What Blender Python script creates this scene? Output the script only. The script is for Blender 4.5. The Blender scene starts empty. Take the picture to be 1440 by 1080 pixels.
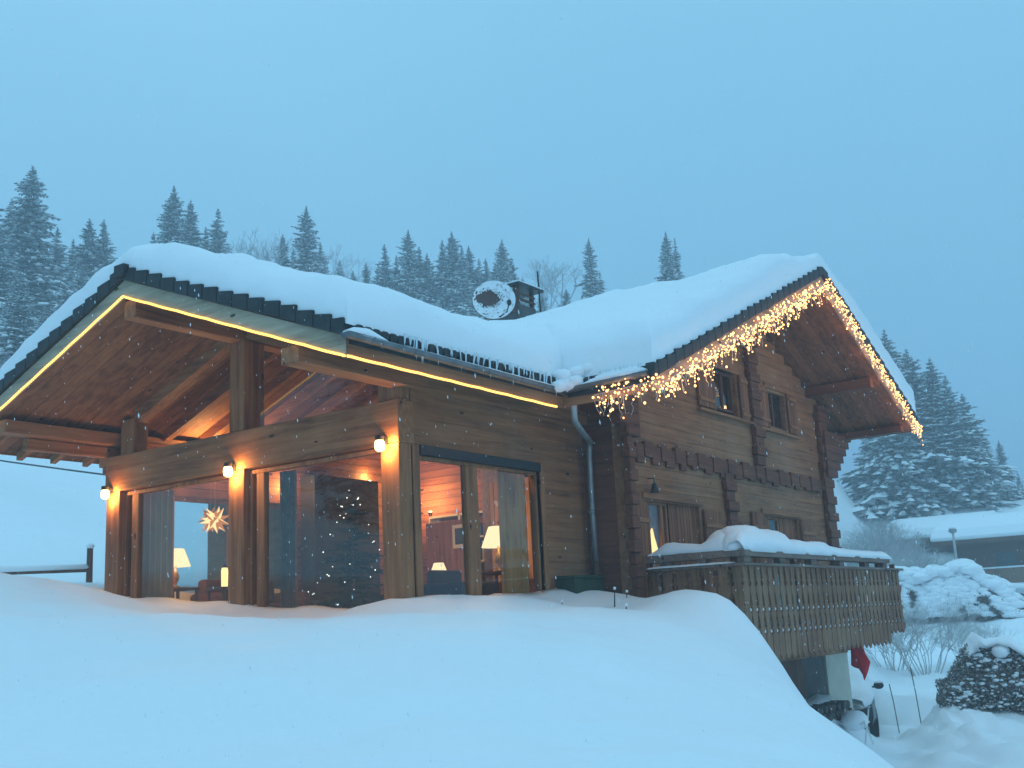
import bpy, math, random
import numpy as np
from mathutils import Vector, Matrix, Quaternion
random.seed(7); np.random.seed(7)
R_ = math.radians
S = bpy.context.scene
C = S.collection

# ------------------------------------------------------------------ camera
yaw, pit, rol = R_(35.025), R_(12.2206), R_(-2.8335)
fw = Vector((math.cos(yaw)*math.cos(pit), math.sin(yaw)*math.cos(pit), math.sin(pit)))
rt = Vector((math.sin(yaw), -math.cos(yaw), 0)); up = rt.cross(fw)
r2 = rt*math.cos(rol)+up*math.sin(rol); u2 = up*math.cos(rol)-rt*math.sin(rol)
cam = bpy.data.cameras.new('camera'); cam_o = bpy.data.objects.new('camera', cam); C.objects.link(cam_o)
cam.lens = 39.11; cam.sensor_width = 36; cam.clip_end = 1000; cam.clip_start = 0.05
m = Matrix((( r2.x, u2.x, -fw.x, 0), (r2.y, u2.y, -fw.y, 0), (r2.z, u2.z, -fw.z, 0), (0,0,0,1)))
cam_o.matrix_world = m
S.camera = cam_o

# ------------------------------------------------------------------ world, sun, exposure
W = bpy.data.worlds.new('World'); S.world = W; W.use_nodes = True
nt = W.node_tree; nt.nodes.clear()
wo = nt.nodes.new('ShaderNodeOutputWorld'); bg1 = nt.nodes.new('ShaderNodeBackground'); bg2 = nt.nodes.new('ShaderNodeBackground')
sky = nt.nodes.new('ShaderNodeTexSky'); sky.sky_type = 'NISHITA'; sky.sun_disc = False
sky.sun_elevation = R_(4); sky.sun_rotation = R_(200); sky.air_density = 2.0
nt.links.new(sky.outputs[0], bg1.inputs['Color']); bg1.inputs['Strength'].default_value = 0.02
tcw = nt.nodes.new('ShaderNodeTexCoord'); spw = nt.nodes.new('ShaderNodeSeparateXYZ'); crw = nt.nodes.new('ShaderNodeValToRGB')
nt.links.new(tcw.outputs['Generated'], spw.inputs[0]); nzw = nt.nodes.new('ShaderNodeTexNoise'); nzw.inputs['Scale'].default_value = 1.6; nzw.inputs['Detail'].default_value = 3
nt.links.new(tcw.outputs['Generated'], nzw.inputs['Vector']); maw = nt.nodes.new('ShaderNodeMath'); maw.operation = 'MULTIPLY_ADD'; maw.inputs[1].default_value = 0.22
nt.links.new(nzw.outputs['Fac'], maw.inputs[0]); nt.links.new(spw.outputs['Z'], maw.inputs[2]); sbw = nt.nodes.new('ShaderNodeMath'); sbw.operation = 'SUBTRACT'; sbw.inputs[1].default_value = 0.11
nt.links.new(maw.outputs[0], sbw.inputs[0]); nt.links.new(sbw.outputs[0], crw.inputs[0])       # overcast dusk: brighter overhead, faint unevenness
els = crw.color_ramp.elements
while len(els) < 4: els.new(0.5)
for e_, (p_, c_) in zip(els, ((0.0, (.070, .255, .480)), (0.20, (.122, .388, .660)), (0.50, (.235, .575, .850)), (1.0, (.50, .98, 1.28)))): e_.position = p_; e_.color = (*c_, 1)
nt.links.new(crw.outputs[0], bg2.inputs['Color']); bg2.inputs['Strength'].default_value = 1.0
ad = nt.nodes.new('ShaderNodeAddShader'); nt.links.new(bg1.outputs[0], ad.inputs[0]); nt.links.new(bg2.outputs[0], ad.inputs[1])
nt.links.new(ad.outputs[0], wo.inputs['Surface'])
sl = bpy.data.lights.new('sun', 'SUN'); sl.energy = 0.12; sl.angle = R_(60); sl.color = (0.7, 0.88, 1.0)
so = bpy.data.objects.new('sun', sl); C.objects.link(so)
so.rotation_euler = Vector((0.35, 0.75, -1.0)).to_track_quat('-Z', 'Y').to_euler()
S.view_settings.view_transform = 'Standard'; S.view_settings.look = 'None'; S.view_settings.gamma = 1
S.view_settings.exposure = 0.0
cy = S.cycles
cy.max_bounces = 7; cy.diffuse_bounces = 3; cy.glossy_bounces = 3; cy.transmission_bounces = 4
cy.transparent_max_bounces = 12; cy.volume_bounces = 2; cy.sample_clamp_indirect = 3.0; cy.use_denoising = True
cy.caustics_reflective = False; cy.caustics_refractive = False

# ------------------------------------------------------------------ materials
def mat(name): 
    m = bpy.data.materials.new(name); m.use_nodes = True
    return m, m.node_tree, m.node_tree.nodes['Principled BSDF']
def N(nt, t, **kw):
    n = nt.nodes.new(t)
    for k, v in kw.items():
        if k.startswith('i_'): n.inputs[k[2:].replace('_', ' ')].default_value = v
        else: setattr(n, k, v)
    return n
def ramp(nt, fac, stops):
    r = nt.nodes.new('ShaderNodeValToRGB'); e = r.color_ramp.elements
    while len(e) < len(stops): e.new(0.5)
    for i, (p, c) in enumerate(stops): e[i].position = p; e[i].color = (*c, 1)
    nt.links.new(fac, r.inputs[0]); return r.outputs[0]
def math_(nt, op, a, b=None):
    n = nt.nodes.new('ShaderNodeMath'); n.operation = op
    for i, v in enumerate((a, b)):
        if v is None: continue
        if isinstance(v, (int, float)): n.inputs[i].default_value = v
        else: nt.links.new(v, n.inputs[i])
    return n.outputs[0]
def wood(name, dark, mid, light, axis='x', rough=0.75, bump=0.35, plank=None, plank_axis=None, grey=None, joint_k=0.35):
    """grain runs along axis; plank = board pitch across plank_axis with a dark joint"""
    m, nt, b = mat(name); L = nt.links.new
    tc = N(nt, 'ShaderNodeTexCoord')
    mp = N(nt, 'ShaderNodeMapping'); L(tc.outputs['Object'], mp.inputs['Vector'])
    mp.inputs['Scale'].default_value = {'x': (0.6, 9, 9), 'y': (9, 0.6, 9), 'z': (9, 9, 0.6)}[axis]
    vec = mp.outputs[0]
    sep = N(nt, 'ShaderNodeSeparateXYZ'); L(tc.outputs['Object'], sep.inputs[0])
    wn = None
    if plank:
        q = math_(nt, 'DIVIDE', sep.outputs['XYZ'.index(plank_axis.upper())], plank)
        fl = math_(nt, 'FLOOR', q); wn = N(nt, 'ShaderNodeTexWhiteNoise', noise_dimensions='1D'); L(fl, wn.inputs['W'])
        fr = math_(nt, 'FRACT', q); ed = math_(nt, 'ABSOLUTE', math_(nt, 'SUBTRACT', fr, 0.5))
        joint = math_(nt, 'GREATER_THAN', ed, 0.5-0.006/plank)
        va = N(nt, 'ShaderNodeVectorMath', operation='ADD'); L(vec, va.inputs[0])
        cb = N(nt, 'ShaderNodeCombineXYZ')
        w10 = math_(nt, 'MULTIPLY', wn.outputs['Value'], 37.0)
        for i in range(3): L(w10, cb.inputs[i])
        L(cb.outputs[0], va.inputs[1]); vec = va.outputs[0]
    n1 = N(nt, 'ShaderNodeTexNoise', i_Scale=1.3, i_Detail=8.0, i_Roughness=0.62, i_Distortion=0.4); L(vec, n1.inputs['Vector'])
    n2 = N(nt, 'ShaderNodeTexNoise', i_Scale=0.9, i_Detail=4.0, i_Roughness=0.6); L(tc.outputs['Object'], n2.inputs['Vector'])
    fac = math_(nt, 'ADD', math_(nt, 'MULTIPLY', n1.outputs['Fac'], 0.65), math_(nt, 'MULTIPLY', n2.outputs['Fac'], 0.35))
    if wn: fac = math_(nt, 'ADD', fac, math_(nt, 'MULTIPLY', math_(nt, 'SUBTRACT', wn.outputs['Value'], 0.5), 0.16))
    col = ramp(nt, fac, [(0.33, dark), (0.5, mid), (0.68, light)])
    # knots
    mk = N(nt, 'ShaderNodeMapping'); L(tc.outputs['Object'], mk.inputs['Vector'])
    mk.inputs['Scale'].default_value = {'x': (1.3, 3.2, 3.2), 'y': (3.2, 1.3, 3.2), 'z': (3.2, 3.2, 1.3)}[axis]
    vo = N(nt, 'ShaderNodeTexVoronoi', i_Scale=1.0); L(mk.outputs[0], vo.inputs['Vector'])
    kn = math_(nt, 'LESS_THAN', vo.outputs['Distance'], 0.075)
    mx = N(nt, 'ShaderNodeMix', data_type='RGBA'); L(kn, mx.inputs['Factor']); L(col, mx.inputs['A']); mx.inputs['B'].default_value = (*[c*0.3 for c in dark], 1)
    out = mx.outputs['Result']
    if grey:
        n3 = N(nt, 'ShaderNodeTexNoise', i_Scale=0.55, i_Detail=5.0, i_Roughness=0.65); L(tc.outputs['Object'], n3.inputs['Vector'])
        g = ramp(nt, n3.outputs['Fac'], [(0.42, (0, 0, 0)), (0.60, (1, 1, 1))])
        m2 = N(nt, 'ShaderNodeMix', data_type='RGBA'); L(math_(nt, 'MULTIPLY', g, 0.7), m2.inputs['Factor']); L(out, m2.inputs['A'])
        m3 = N(nt, 'ShaderNodeMix', data_type='RGBA', blend_type='MULTIPLY'); m3.inputs['Factor'].default_value = 0.6
        m3.inputs['A'].default_value = (*grey, 1); L(ramp(nt, n1.outputs['Fac'], [(0.3, (0.5, 0.5, 0.5)), (0.65, (1, 1, 1))]), m3.inputs['B'])
        L(m3.outputs['Result'], m2.inputs['B']); out = m2.outputs['Result']
    if plank:
        m4 = N(nt, 'ShaderNodeMix', data_type='RGBA'); L(joint, m4.inputs['Factor']); L(out, m4.inputs['A']); m4.inputs['B'].default_value = (*[c*joint_k for c in dark], 1)
        out = m4.outputs['Result']
    L(out, b.inputs['Base Color']); b.inputs['Roughness'].default_value = rough
    h = math_(nt, 'SUBTRACT', n1.outputs['Fac'], joint) if plank else n1.outputs['Fac']
    bp = N(nt, 'ShaderNodeBump', i_Strength=bump, i_Distance=0.012); L(h, bp.inputs['Height']); L(bp.outputs[0], b.inputs['Normal'])
    return m
def plain(name, col, rough=0.6, metal=0.0, noise=0.25, scale=12.0, bump=0.15):
    m, nt, b = mat(name); L = nt.links.new
    tc = N(nt, 'ShaderNodeTexCoord'); n = N(nt, 'ShaderNodeTexNoise', i_Scale=scale, i_Detail=5.0); L(tc.outputs['Object'], n.inputs['Vector'])
    c = ramp(nt, n.outputs['Fac'], [(0.3, tuple(x*(1-noise) for x in col)), (0.7, tuple(min(1, x*(1+noise*0.6)) for x in col))])
    L(c, b.inputs['Base Color']); b.inputs['Roughness'].default_value = rough; b.inputs['Metallic'].default_value = metal
    bp = N(nt, 'ShaderNodeBump', i_Strength=bump, i_Distance=0.01); L(n.outputs['Fac'], bp.inputs['Height']); L(bp.outputs[0], b.inputs['Normal'])
    return m
def snowmat(name, col=(0.90, 0.93, 0.955), b1=0.6, s1=1.3, b2=0.45):
    m, nt, b = mat(name); L = nt.links.new
    tc = N(nt, 'ShaderNodeTexCoord')
    n1 = N(nt, 'ShaderNodeTexNoise', i_Scale=s1, i_Detail=4.0, i_Roughness=0.5); L(tc.outputs['Object'], n1.inputs['Vector'])
    n2 = N(nt, 'ShaderNodeTexNoise', i_Scale=16.0, i_Detail=8.0, i_Roughness=0.7); L(tc.outputs['Object'], n2.inputs['Vector'])
    p1 = N(nt, 'ShaderNodeBump', i_Strength=b1, i_Distance=0.12); L(n1.outputs['Fac'], p1.inputs['Height'])
    p2 = N(nt, 'ShaderNodeBump', i_Strength=b2, i_Distance=0.014); L(n2.outputs['Fac'], p2.inputs['Height']); L(p1.outputs[0], p2.inputs['Normal'])
    L(p2.outputs[0], b.inputs['Normal'])
    L(ramp(nt, n2.outputs['Fac'], [(0.3, tuple(c*0.97 for c in col)), (0.7, col)]), b.inputs['Base Color'])
    b.inputs['Roughness'].default_value = 0.65
    b.inputs['Specular IOR Level'].default_value = 0.2
    return m
def emis(name, col, st, sample=True):
    m = bpy.data.materials.new(name); m.use_nodes = True; nt = m.node_tree; nt.nodes.clear()
    o = nt.nodes.new('ShaderNodeOutputMaterial'); e = nt.nodes.new('ShaderNodeEmission'); e.inputs[0].default_value = (*col, 1); e.inputs[1].default_value = st
    nt.links.new(e.outputs[0], o.inputs[0])
    if not sample: m.cycles.emission_sampling = 'NONE'
    return m
def glassmat(name, refl=1.0, tint=(0.9, 0.95, 0.96)):
    m = bpy.data.materials.new(name); m.use_nodes = True; nt = m.node_tree; nt.nodes.clear(); L = nt.links.new
    o = nt.nodes.new('ShaderNodeOutputMaterial'); t = nt.nodes.new('ShaderNodeBsdfTransparent'); t.inputs[0].default_value = (*tint, 1)
    g = nt.nodes.new('ShaderNodeBsdfGlossy'); g.inputs['Roughness'].default_value = 0.01
    f = nt.nodes.new('ShaderNodeLayerWeight'); f.inputs['Blend'].default_value = 0.5; mx = nt.nodes.new('ShaderNodeMixShader')
    L(math_(nt, 'MULTIPLY', math_(nt, 'ADD', math_(nt, 'MULTIPLY', math_(nt, 'POWER', f.outputs['Facing'], 4.5), 0.95), 0.045), refl), mx.inputs[0]); L(t.outputs[0], mx.inputs[1]); L(g.outputs[0], mx.inputs[2]); L(mx.outputs[0], o.inputs[0])
    return m

D1, M1, L1 = (0.095, 0.034, 0.013), (0.27, 0.110, 0.040), (0.41, 0.18, 0.072)      # larch cladding
D2, M2, L2 = (0.12, 0.044, 0.017), (0.31, 0.128, 0.05), (0.45, 0.21, 0.09)       # lighter posts and beams
GREY = (0.37, 0.205, 0.11)
W_x = wood('weathered_log_along_x', D1, M1, L1, 'x', grey=GREY)
W_y = wood('weathered_log_along_y', D1, M1, L1, 'y', grey=GREY)
P_x = wood('post_timber_along_x', D2, M2, L2, 'x'); P_y = wood('post_timber_along_y', D2, M2, L2, 'y'); P_z = wood('post_timber_along_z', D2, M2, L2, 'z')
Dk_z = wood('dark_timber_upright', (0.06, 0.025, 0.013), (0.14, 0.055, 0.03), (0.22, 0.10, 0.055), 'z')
Redx = wood('dark_red_log_along_x', (0.06, 0.018, 0.007), (0.15, 0.046, 0.018), (0.22, 0.076, 0.032), 'x')
Redy = wood('dark_red_log_along_y', (0.06, 0.018, 0.007), (0.15, 0.046, 0.018), (0.22, 0.076, 0.032), 'y')
Dk_x = wood('dark_timber_along_x', (0.06, 0.025, 0.013), (0.14, 0.055, 0.03), (0.22, 0.10, 0.055), 'x')
SOF = wood('soffit_boards', (0.09, 0.032, 0.012), (0.22, 0.088, 0.035), (0.32, 0.135, 0.056), 'y', plank=0.26, plank_axis='x', joint_k=0.9)
SOFM = wood('main_soffit_boards', (0.12, 0.036, 0.013), (0.28, 0.090, 0.034), (0.38, 0.13, 0.052), 'x', plank=0.2, plank_axis='y', joint_k=0.9)
BARGE = wood('barge_board', (0.20, 0.17, 0.12), (0.36, 0.31, 0.22), (0.5, 0.44, 0.33), 'y')
SHUT = wood('shutter_boards', (0.12, 0.038, 0.014), (0.28, 0.10, 0.038), (0.40, 0.16, 0.066), 'z', plank=0.11, plank_axis='x')
SLAT = wood('balcony_slats', (0.08, 0.030, 0.013), (0.22, 0.092, 0.040), (0.34, 0.16, 0.078), 'z', grey=(0.32, 0.18, 0.10))
INW = wood('interior_boards', (0.14, 0.045, 0.02), (0.31, 0.11, 0.05), (0.42, 0.17, 0.085), 'y', plank=0.16, plank_axis='z')
INX = wood('interior_boards_x', (0.14, 0.045, 0.02), (0.31, 0.11, 0.05), (0.42, 0.17, 0.085), 'x', plank=0.16, plank_axis='z')
FLO = wood('interior_floor', (0.10, 0.055, 0.03), (0.2, 0.12, 0.07), (0.3, 0.18, 0.11), 'x', plank=0.15, plank_axis='y')
TILE = plain('slate_tiles', (0.022, 0.025, 0.028), 0.6, 0, 0.5, 9, 0.5)
ZINC = plain('zinc_gutter', (0.20, 0.21, 0.22), 0.4, 0.85, 0.25, 6, 0.1)
PIPEM = plain('grey_pipe', (0.30, 0.33, 0.34), 0.45, 0.6, 0.25, 6, 0.1)
BLACK = plain('black_metal', (0.025, 0.025, 0.028), 0.45, 0.3)
DARKP = plain('dark_plastic', (0.03, 0.035, 0.04), 0.4)
RENDER = plain('cream_render', (0.50, 0.50, 0.42), 0.85, 0, 0.12, 3, 0.2)
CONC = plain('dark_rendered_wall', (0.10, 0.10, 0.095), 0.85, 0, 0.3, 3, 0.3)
SNOW = snowmat('snow'); SNOWR = snowmat('roof_snow', b1=0.5, s1=1.1, b2=0.35); SNOWT = snowmat('tree_snow', (0.84, 0.88, 0.90), 0.2, 3, 0.1)
ICE = plain('ice', (0.7, 0.8, 0.85), 0.15, 0, 0.1)
GLASS = glassmat('window_glass', 1.0)
NEED = plain('spruce_needles', (0.19, 0.21, 0.215), 0.85, 0, 0.5, 2)
TRNK = plain('bark', (0.10, 0.085, 0.075), 0.9, 0, 0.4, 6)
FROST = plain('frosted_twigs', (0.50, 0.50, 0.50), 0.9, 0, 0.35, 3)
FROST2 = plain('frosted_leaves', (0.42, 0.41, 0.40), 0.9, 0, 0.4, 8); HEDG = plain('hedge_leaves', (0.17, 0.14, 0.12), 0.8, 0, 0.6, 11)
RED = plain('red_cloth', (0.85, 0.015, 0.025), 0.8, 0, 0.2, 9)
GREEN = plain('green_box', (0.02, 0.05, 0.03), 0.6, 0, 0.3, 4)
CURT = plain('cream_curtain', (0.55, 0.27, 0.13), 0.9, 0, 0.1, 4)
CURS = wood('striped_curtain', (0.35, 0.10, 0.02), (0.72, 0.30, 0.08), (0.85, 0.46, 0.17), 'z', bump=0.1)
SHADE = emis('lamp_shade_lit', (1.0, 0.68, 0.36), 1.7); BULB = emis('bulb_lit', (1.0, 0.72, 0.38), 14, False)
LEDM = emis('led_rope_lit', (1.0, 0.56, 0.13), 2.7); FAIRY = emis('fairy_bulb_lit', (1.0, 0.47, 0.16), 4.6, False)
WLAMP = emis('wall_lamp_lit', (1.0, 0.68, 0.30), 7.0); XMASB = emis('tree_light_lit', (1, 0.9, 0.72), 3.5, False)
STARM = emis('paper_star_lit', (1.0, 0.58, 0.24), 1.9); STARB = emis('paper_star_shaded', (1.0, 0.30, 0.08), 0.75); FLAME = emis('amber_glow', (1.0, 0.62, 0.22), 2.2)
CABLE = plain('white_cable', (0.55, 0.5, 0.45), 0.6)
GOLD = plain('brass', (0.5, 0.33, 0.12), 0.35, 0.8)
SOFA = plain('dark_blue_cloth', (0.035, 0.045, 0.07), 0.95); SOFR = plain('rust_cloth', (0.13, 0.045, 0.03), 0.95)
WHITE = plain('white_paint', (0.75, 0.76, 0.76), 0.5, 0, 0.05); CARD = plain('dark_car_paint', (0.02, 0.022, 0.026), 0.25, 0.2, 0.1)
CARW = plain('pale_car_paint', (0.55, 0.57, 0.6), 0.3, 0.2, 0.05); RUB = plain('rubber', (0.02, 0.02, 0.02), 0.9)
LOGE = plain('split_log_face', (0.55, 0.33, 0.18), 0.9, 0, 0.35, 14, 0.4)
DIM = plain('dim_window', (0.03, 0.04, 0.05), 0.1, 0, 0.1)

# ------------------------------------------------------------------ mesh helpers
def worldloc(o):
    v = Vector((0, 0, 0))
    while o is not None: v += o.location; o = o.parent
    return v
class MB:
    def __init__(s): s.v = []; s.f = []
    def add(s, vs, fs):
        n = len(s.v); s.v += [tuple(v) for v in vs]; s.f += [tuple(i+n for i in f) for f in fs]
    def box(s, x0, x1, y0, y1, z0, z1):
        s.add([(x0,y0,z0),(x1,y0,z0),(x1,y1,z0),(x0,y1,z0),(x0,y0,z1),(x1,y0,z1),(x1,y1,z1),(x0,y1,z1)],
              [(3,2,1,0),(4,5,6,7),(0,1,5,4),(1,2,6,5),(2,3,7,6),(3,0,4,7)])
    def prism(s, poly, ext):                      # poly: list of 3-D points (planar), ext: extrusion vector
        n = len(poly); e = Vector(ext); a = [Vector(p) for p in poly]
        s.add(a+[p+e for p in a], [tuple(range(n))[::-1], tuple(range(n, 2*n))]+[(i, (i+1) % n, n+(i+1) % n, n+i) for i in range(n)])
    def tube(s, pts, r, n=8, cap=True):
        pts = [Vector(p) for p in pts]; rs = r if isinstance(r, (list, tuple)) else [r]*len(pts)
        ring = []; side = None
        for i, p in enumerate(pts):
            d = (pts[min(i+1, len(pts)-1)]-pts[max(i-1, 0)]).normalized()
            if side is None:
                side = d.cross(Vector((0, 0, 1)) if abs(d.z) < 0.9 else Vector((1, 0, 0))).normalized()
            side = (side-d*side.dot(d)).normalized(); o = d.cross(side)
            ring.append([p+(side*math.cos(2*math.pi*k/n)+o*math.sin(2*math.pi*k/n))*rs[i] for k in range(n)])
        vs = [v for rr in ring for v in rr]; fs = []
        for i in range(len(pts)-1):
            for k in range(n): a = i*n+k; b = i*n+(k+1) % n; fs.append((a, b, b+n, a+n))
        if cap: fs += [tuple(range(n))[::-1], tuple(range((len(pts)-1)*n, len(pts)*n))]
        s.add(vs, fs)
    def lathe(s, c, prof, n=16):
        c = Vector(c); vs = []; fs = []
        for r, z in prof: vs += [c+Vector((r*math.cos(2*math.pi*k/n), r*math.sin(2*math.pi*k/n), z)) for k in range(n)]
        for i in range(len(prof)-1):
            for k in range(n): a = i*n+k; b = i*n+(k+1) % n; fs.append((a, b, b+n, a+n))
        fs += [tuple(range(n))[::-1], tuple(range((len(prof)-1)*n, len(prof)*n))]
        s.add(vs, fs)
    def blob(s, c, rx, ry, rz, n=8, m=5, jit=0.0):
        vs = []; fs = []; c = Vector(c)
        for i in range(m+1):
            t = math.pi*i/m
            for k in range(n):
                a = 2*math.pi*k/n; j = 1+random.uniform(-jit, jit)
                vs.append(c+Vector((rx*math.sin(t)*math.cos(a)*j, ry*math.sin(t)*math.sin(a)*j, rz*math.cos(t)*j)))
        for i in range(m):
            for k in range(n): a = i*n+k; b = i*n+(k+1) % n; fs.append((a, a+n, b+n, b))
        s.add(vs, fs)
    def build(s, name, mt, parent=None, smooth=False, bevel=0):
        me = bpy.data.meshes.new(name); off = worldloc(parent) if parent else Vector((0, 0, 0))
        vs = np.array(s.v, dtype=float).reshape(-1, 3)-np.array(off)
        me.from_pydata(vs.tolist(), [], s.f); me.materials.append(mt); me.update()
        if smooth: me.polygons.foreach_set('use_smooth', [True]*len(me.polygons))
        o = bpy.data.objects.new(name, me); C.objects.link(o)
        if parent: o.parent = parent
        if bevel:
            b = o.modifiers.new('bevel', 'BEVEL'); b.width = bevel; b.segments = 2; b.limit_method = 'ANGLE'
        return o
def tag(o, label=None, cat=None, group=None, kind=None):
    if label: o['label'] = label
    if cat: o['category'] = cat
    if group: o['group'] = group
    if kind: o['kind'] = kind
    return o
def thing(name, loc, label, cat, group=None, rz=0):
    o = bpy.data.objects.new(name, None); C.objects.link(o); o.location = loc; o.rotation_euler.z = rz
    o.empty_display_size = 0.2
    return tag(o, label, cat, group)
def kids(o): return [c for c in bpy.data.objects if c.parent == o]
KC = {}
def copy_tree(o, parent=None):
    c = o.copy(); C.objects.link(c); c.parent = parent
    if o.name not in KC: KC[o.name] = kids(o)
    for ch in KC[o.name]: copy_tree(ch, c)
    return c
def lamp(parent, loc, e, col=(1, 0.6, 0.28), r=0.05):
    l = bpy.data.lights.new('light', 'POINT'); l.energy = e; l.color = col if col != (1, 0.6, 0.28) else (1, .5, .2); l.shadow_soft_size = r
    o = bpy.data.objects.new('light', l); C.objects.link(o); o.parent = parent; o.location = Vector(loc)-worldloc(parent)
    return o

# ------------------------------------------------------------------ terrain
CP = [(0,0,-1.55),(-5,0,-2.3),(-3,6,-1.6),(3,2,-1.12),(4,4,-.85),(2,6,-.75),(6,6,-.38),(4,9,-.15),(7,8,0.0),(8.5,7.2,.08),(6,12,.50),(8,13.3,.78),(9.3,12.6,.40),
 (9.8,14.9,.74),(7.3,15.2,1.02),(9,15.6,1.08),(11,15.9,.93),(11,14.94,.80),(11,13.8,.66),(11,12.64,.50),(11,10.8,.405),(11,9.6,.437),(10,9.2,.30),(12.9,9.4,.41),(14,9.4,.40),(15.5,9.2,.36),
 (12,8,.20),(13.5,7.4,.10),(13.9,8.3,.12),(15.3,8.5,.20),(14.8,7.4,.36),(14.8,6.88,.22),(14.8,6.62,.02),(14.85,6.38,-.30),(14.2,6.1,-.52),(12.96,5.3,-.84),(11.27,4.13,-1.19),(9.47,3.22,-1.14),(7.66,2.31,-1.01),
 (11.5,5.6,-.35),(10,5,-.50),(8,4,-.62),(13,6.4,-.12),(5,1.2,-1.25),(12.1,2.2,-2.75),(13.9,3.3,-2.95),(10.3,1.2,-2.6),(8.3,.2,-2.3),(16,4.8,-2.95),(14.7,5.0,-2.3),(15.9,6.0,-2.2),(13.2,4.1,-2.5),(16.3,7.6,-.3),(17.2,7.9,-2.2),(16.9,6.6,-2.7),
 (18.5,7,-3.0),(20,5,-3.05),(25,7,-3.05),(22,2,-3),(28,6,-2.8),(28,9.8,-3.15),(26,9,-3.1),(27,8.4,-3.15),(31,10.5,-2.8),(31,8.4,-2.55),(25,-5,-3),(18,-3,-3),(10,-6,-3.1),(0,-8,-3.2),(-8,-6,-3.2),
 (-10,2,-3),(-10,10,-2),(-8,18,-.4),(0,20,1.0),(0,12,-.2),(5,18,1.15),(9,20,1.2),(14,19,1.15),(14,23,1.45),(20,22,1.4),(12,17.5,1.05),(25,22,1.0),(29,14,-1.2)]
CP = np.array(CP, float)
def _U(r2): return np.where(r2 > 1e-12, r2*np.log(np.maximum(r2, 1e-12)), 0)
_n = len(CP); _K = _U(((CP[:, None, :2]-CP[None, :, :2])**2).sum(-1)) + 1e-2*np.eye(_n)
_P = np.c_[np.ones(_n), CP[:, :2]]; _A = np.block([[_K, _P], [_P.T, np.zeros((3, 3))]])
_w = np.linalg.solve(_A, np.r_[CP[:, 2], 0, 0, 0])
def sst(a, b, x): t = np.clip((x-a)/(b-a), 0, 1); return t*t*(3-2*t)
def ground_z(x, y):
    x = np.asarray(x, float); y = np.asarray(y, float)
    r2 = (x[..., None]-CP[:, 0])**2+(y[..., None]-CP[:, 1])**2
    zt = _U(r2)@_w[:_n]+_w[_n]+_w[_n+1]*x+_w[_n+2]*y
    r = np.hypot(x, y); az = np.degrees(np.arctan2(y, x))
    zr = np.interp(r, [0, 25, 28.3, 31, 50, 75, 95, 130, 200], [-3, -3.0, -2.98, -2.45, -.9, 0.2, 7.4, 9.5, 10])
    zl = np.interp(r, [0, 22, 27, 38, 60, 95, 130, 200], [0, 1.0, 1.35, 3.8, 11.0, 25.0, 28, 28])
    wl = sst(17.2, 24, az)*(1-sst(105, 150, az)); wr = sst(-40, 0, az)*(1-wl)
    zf = wl*zl+wr*zr+(1-wl-wr)*(-3.0)
    zf = zf+0.35*np.sin(x*0.13+1.0)*np.sin(y*0.11)*sst(30, 60, r)
    k = sst(20, 29, r)
    z = np.clip(zt, -3.4, 2.2)*(1-k)+zf*k
    z = z+0.035*np.sin(x*1.1+0.6*y)*np.sin(y*0.9-0.3*x+1.3)+0.012*np.sin(x*2.9+y*1.7)*np.sin(y*2.3)
    low = (sst(24, 27, x)*sst(16, 20, x) if False else 1)
    t = sst(15.5, 17.5, x)*sst(-8, -2, -y*0+1)  # rougher lower yard
    z = z+t*(1-sst(12, 16, y))*(0.05*np.sin(x*2.3+y*3.1)*np.sin(y*2.7-x*1.3)+0.03*np.sin(x*5.1)*np.sin(y*4.7))
    ins = ((x > 11.3) & (x < 25) & (y > 9.75) & (y < 15.75)) | ((x > 15.75) & (x < 24.9) & (y > 8.95) & (y < 19))
    for bx_, by_, bh_, br_ in ((26.3, 7.3, .55, .8), (27.3, 6.6, .4, .9), (25.2, 6.6, .35, .6), (24.2, 5.6, .2, .5), (28.8, 7.6, .35, .8), (22.8, 6.3, .18, .5), (25.6, 4.6, .15, .5)): z = z+bh_*np.exp(-((x-bx_)**2+(y-by_)**2)/br_**2)*(1+.4*np.sin(x*7)*np.sin(y*8))
    z = np.where((x > 24.5) & (x < 31) & (y > 8.3) & (y < 12.2), np.minimum(z, -3.03), z)
    return np.where(ins, np.minimum(z, -3.3), z)
_G = np.random.RandomState(5).rand(256, 256)
def vnoise(x, y):
    xi = np.floor(x).astype(int); yi = np.floor(y).astype(int); fx = x-xi; fy = y-yi; fx = fx*fx*(3-2*fx); fy = fy*fy*(3-2*fy)
    g_ = lambda a, b: _G[a % 256, b % 256]
    return (g_(xi, yi)*(1-fx)+g_(xi+1, yi)*fx)*(1-fy)+(g_(xi, yi+1)*(1-fx)+g_(xi+1, yi+1)*fx)*fy-.5
def fbm(x, y, s, o=4):
    r_ = 0; a_ = 1.0
    for i in range(o): r_ = r_+a_*vnoise(x*s+i*17.3, y*s+i*9.1); s *= 2.03; a_ *= .5
    return r_
def lin(a, b, s): return list(np.arange(a, b, s))
xs = np.array(lin(-75, -12, 4.5)+lin(-12, -2, .8)+lin(-2, 27, .2)+lin(27, 40, .5)+lin(40, 80, 1.6)+lin(80, 141, 3.0))
ys = np.array(lin(-65, -12, 4.5)+lin(-12, -2, .8)+lin(-2, 19, .2)+lin(19, 34, .5)+lin(34, 80, 1.6)+lin(80, 141, 3.0))
GX, GY = np.meshgrid(xs, ys, indexing='ij'); GZ = ground_z(GX, GY)
yard = sst(-1.0, -2.4, GZ*1.0) if False else np.clip((-1.6-GZ)/1.0, 0, 1)
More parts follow.
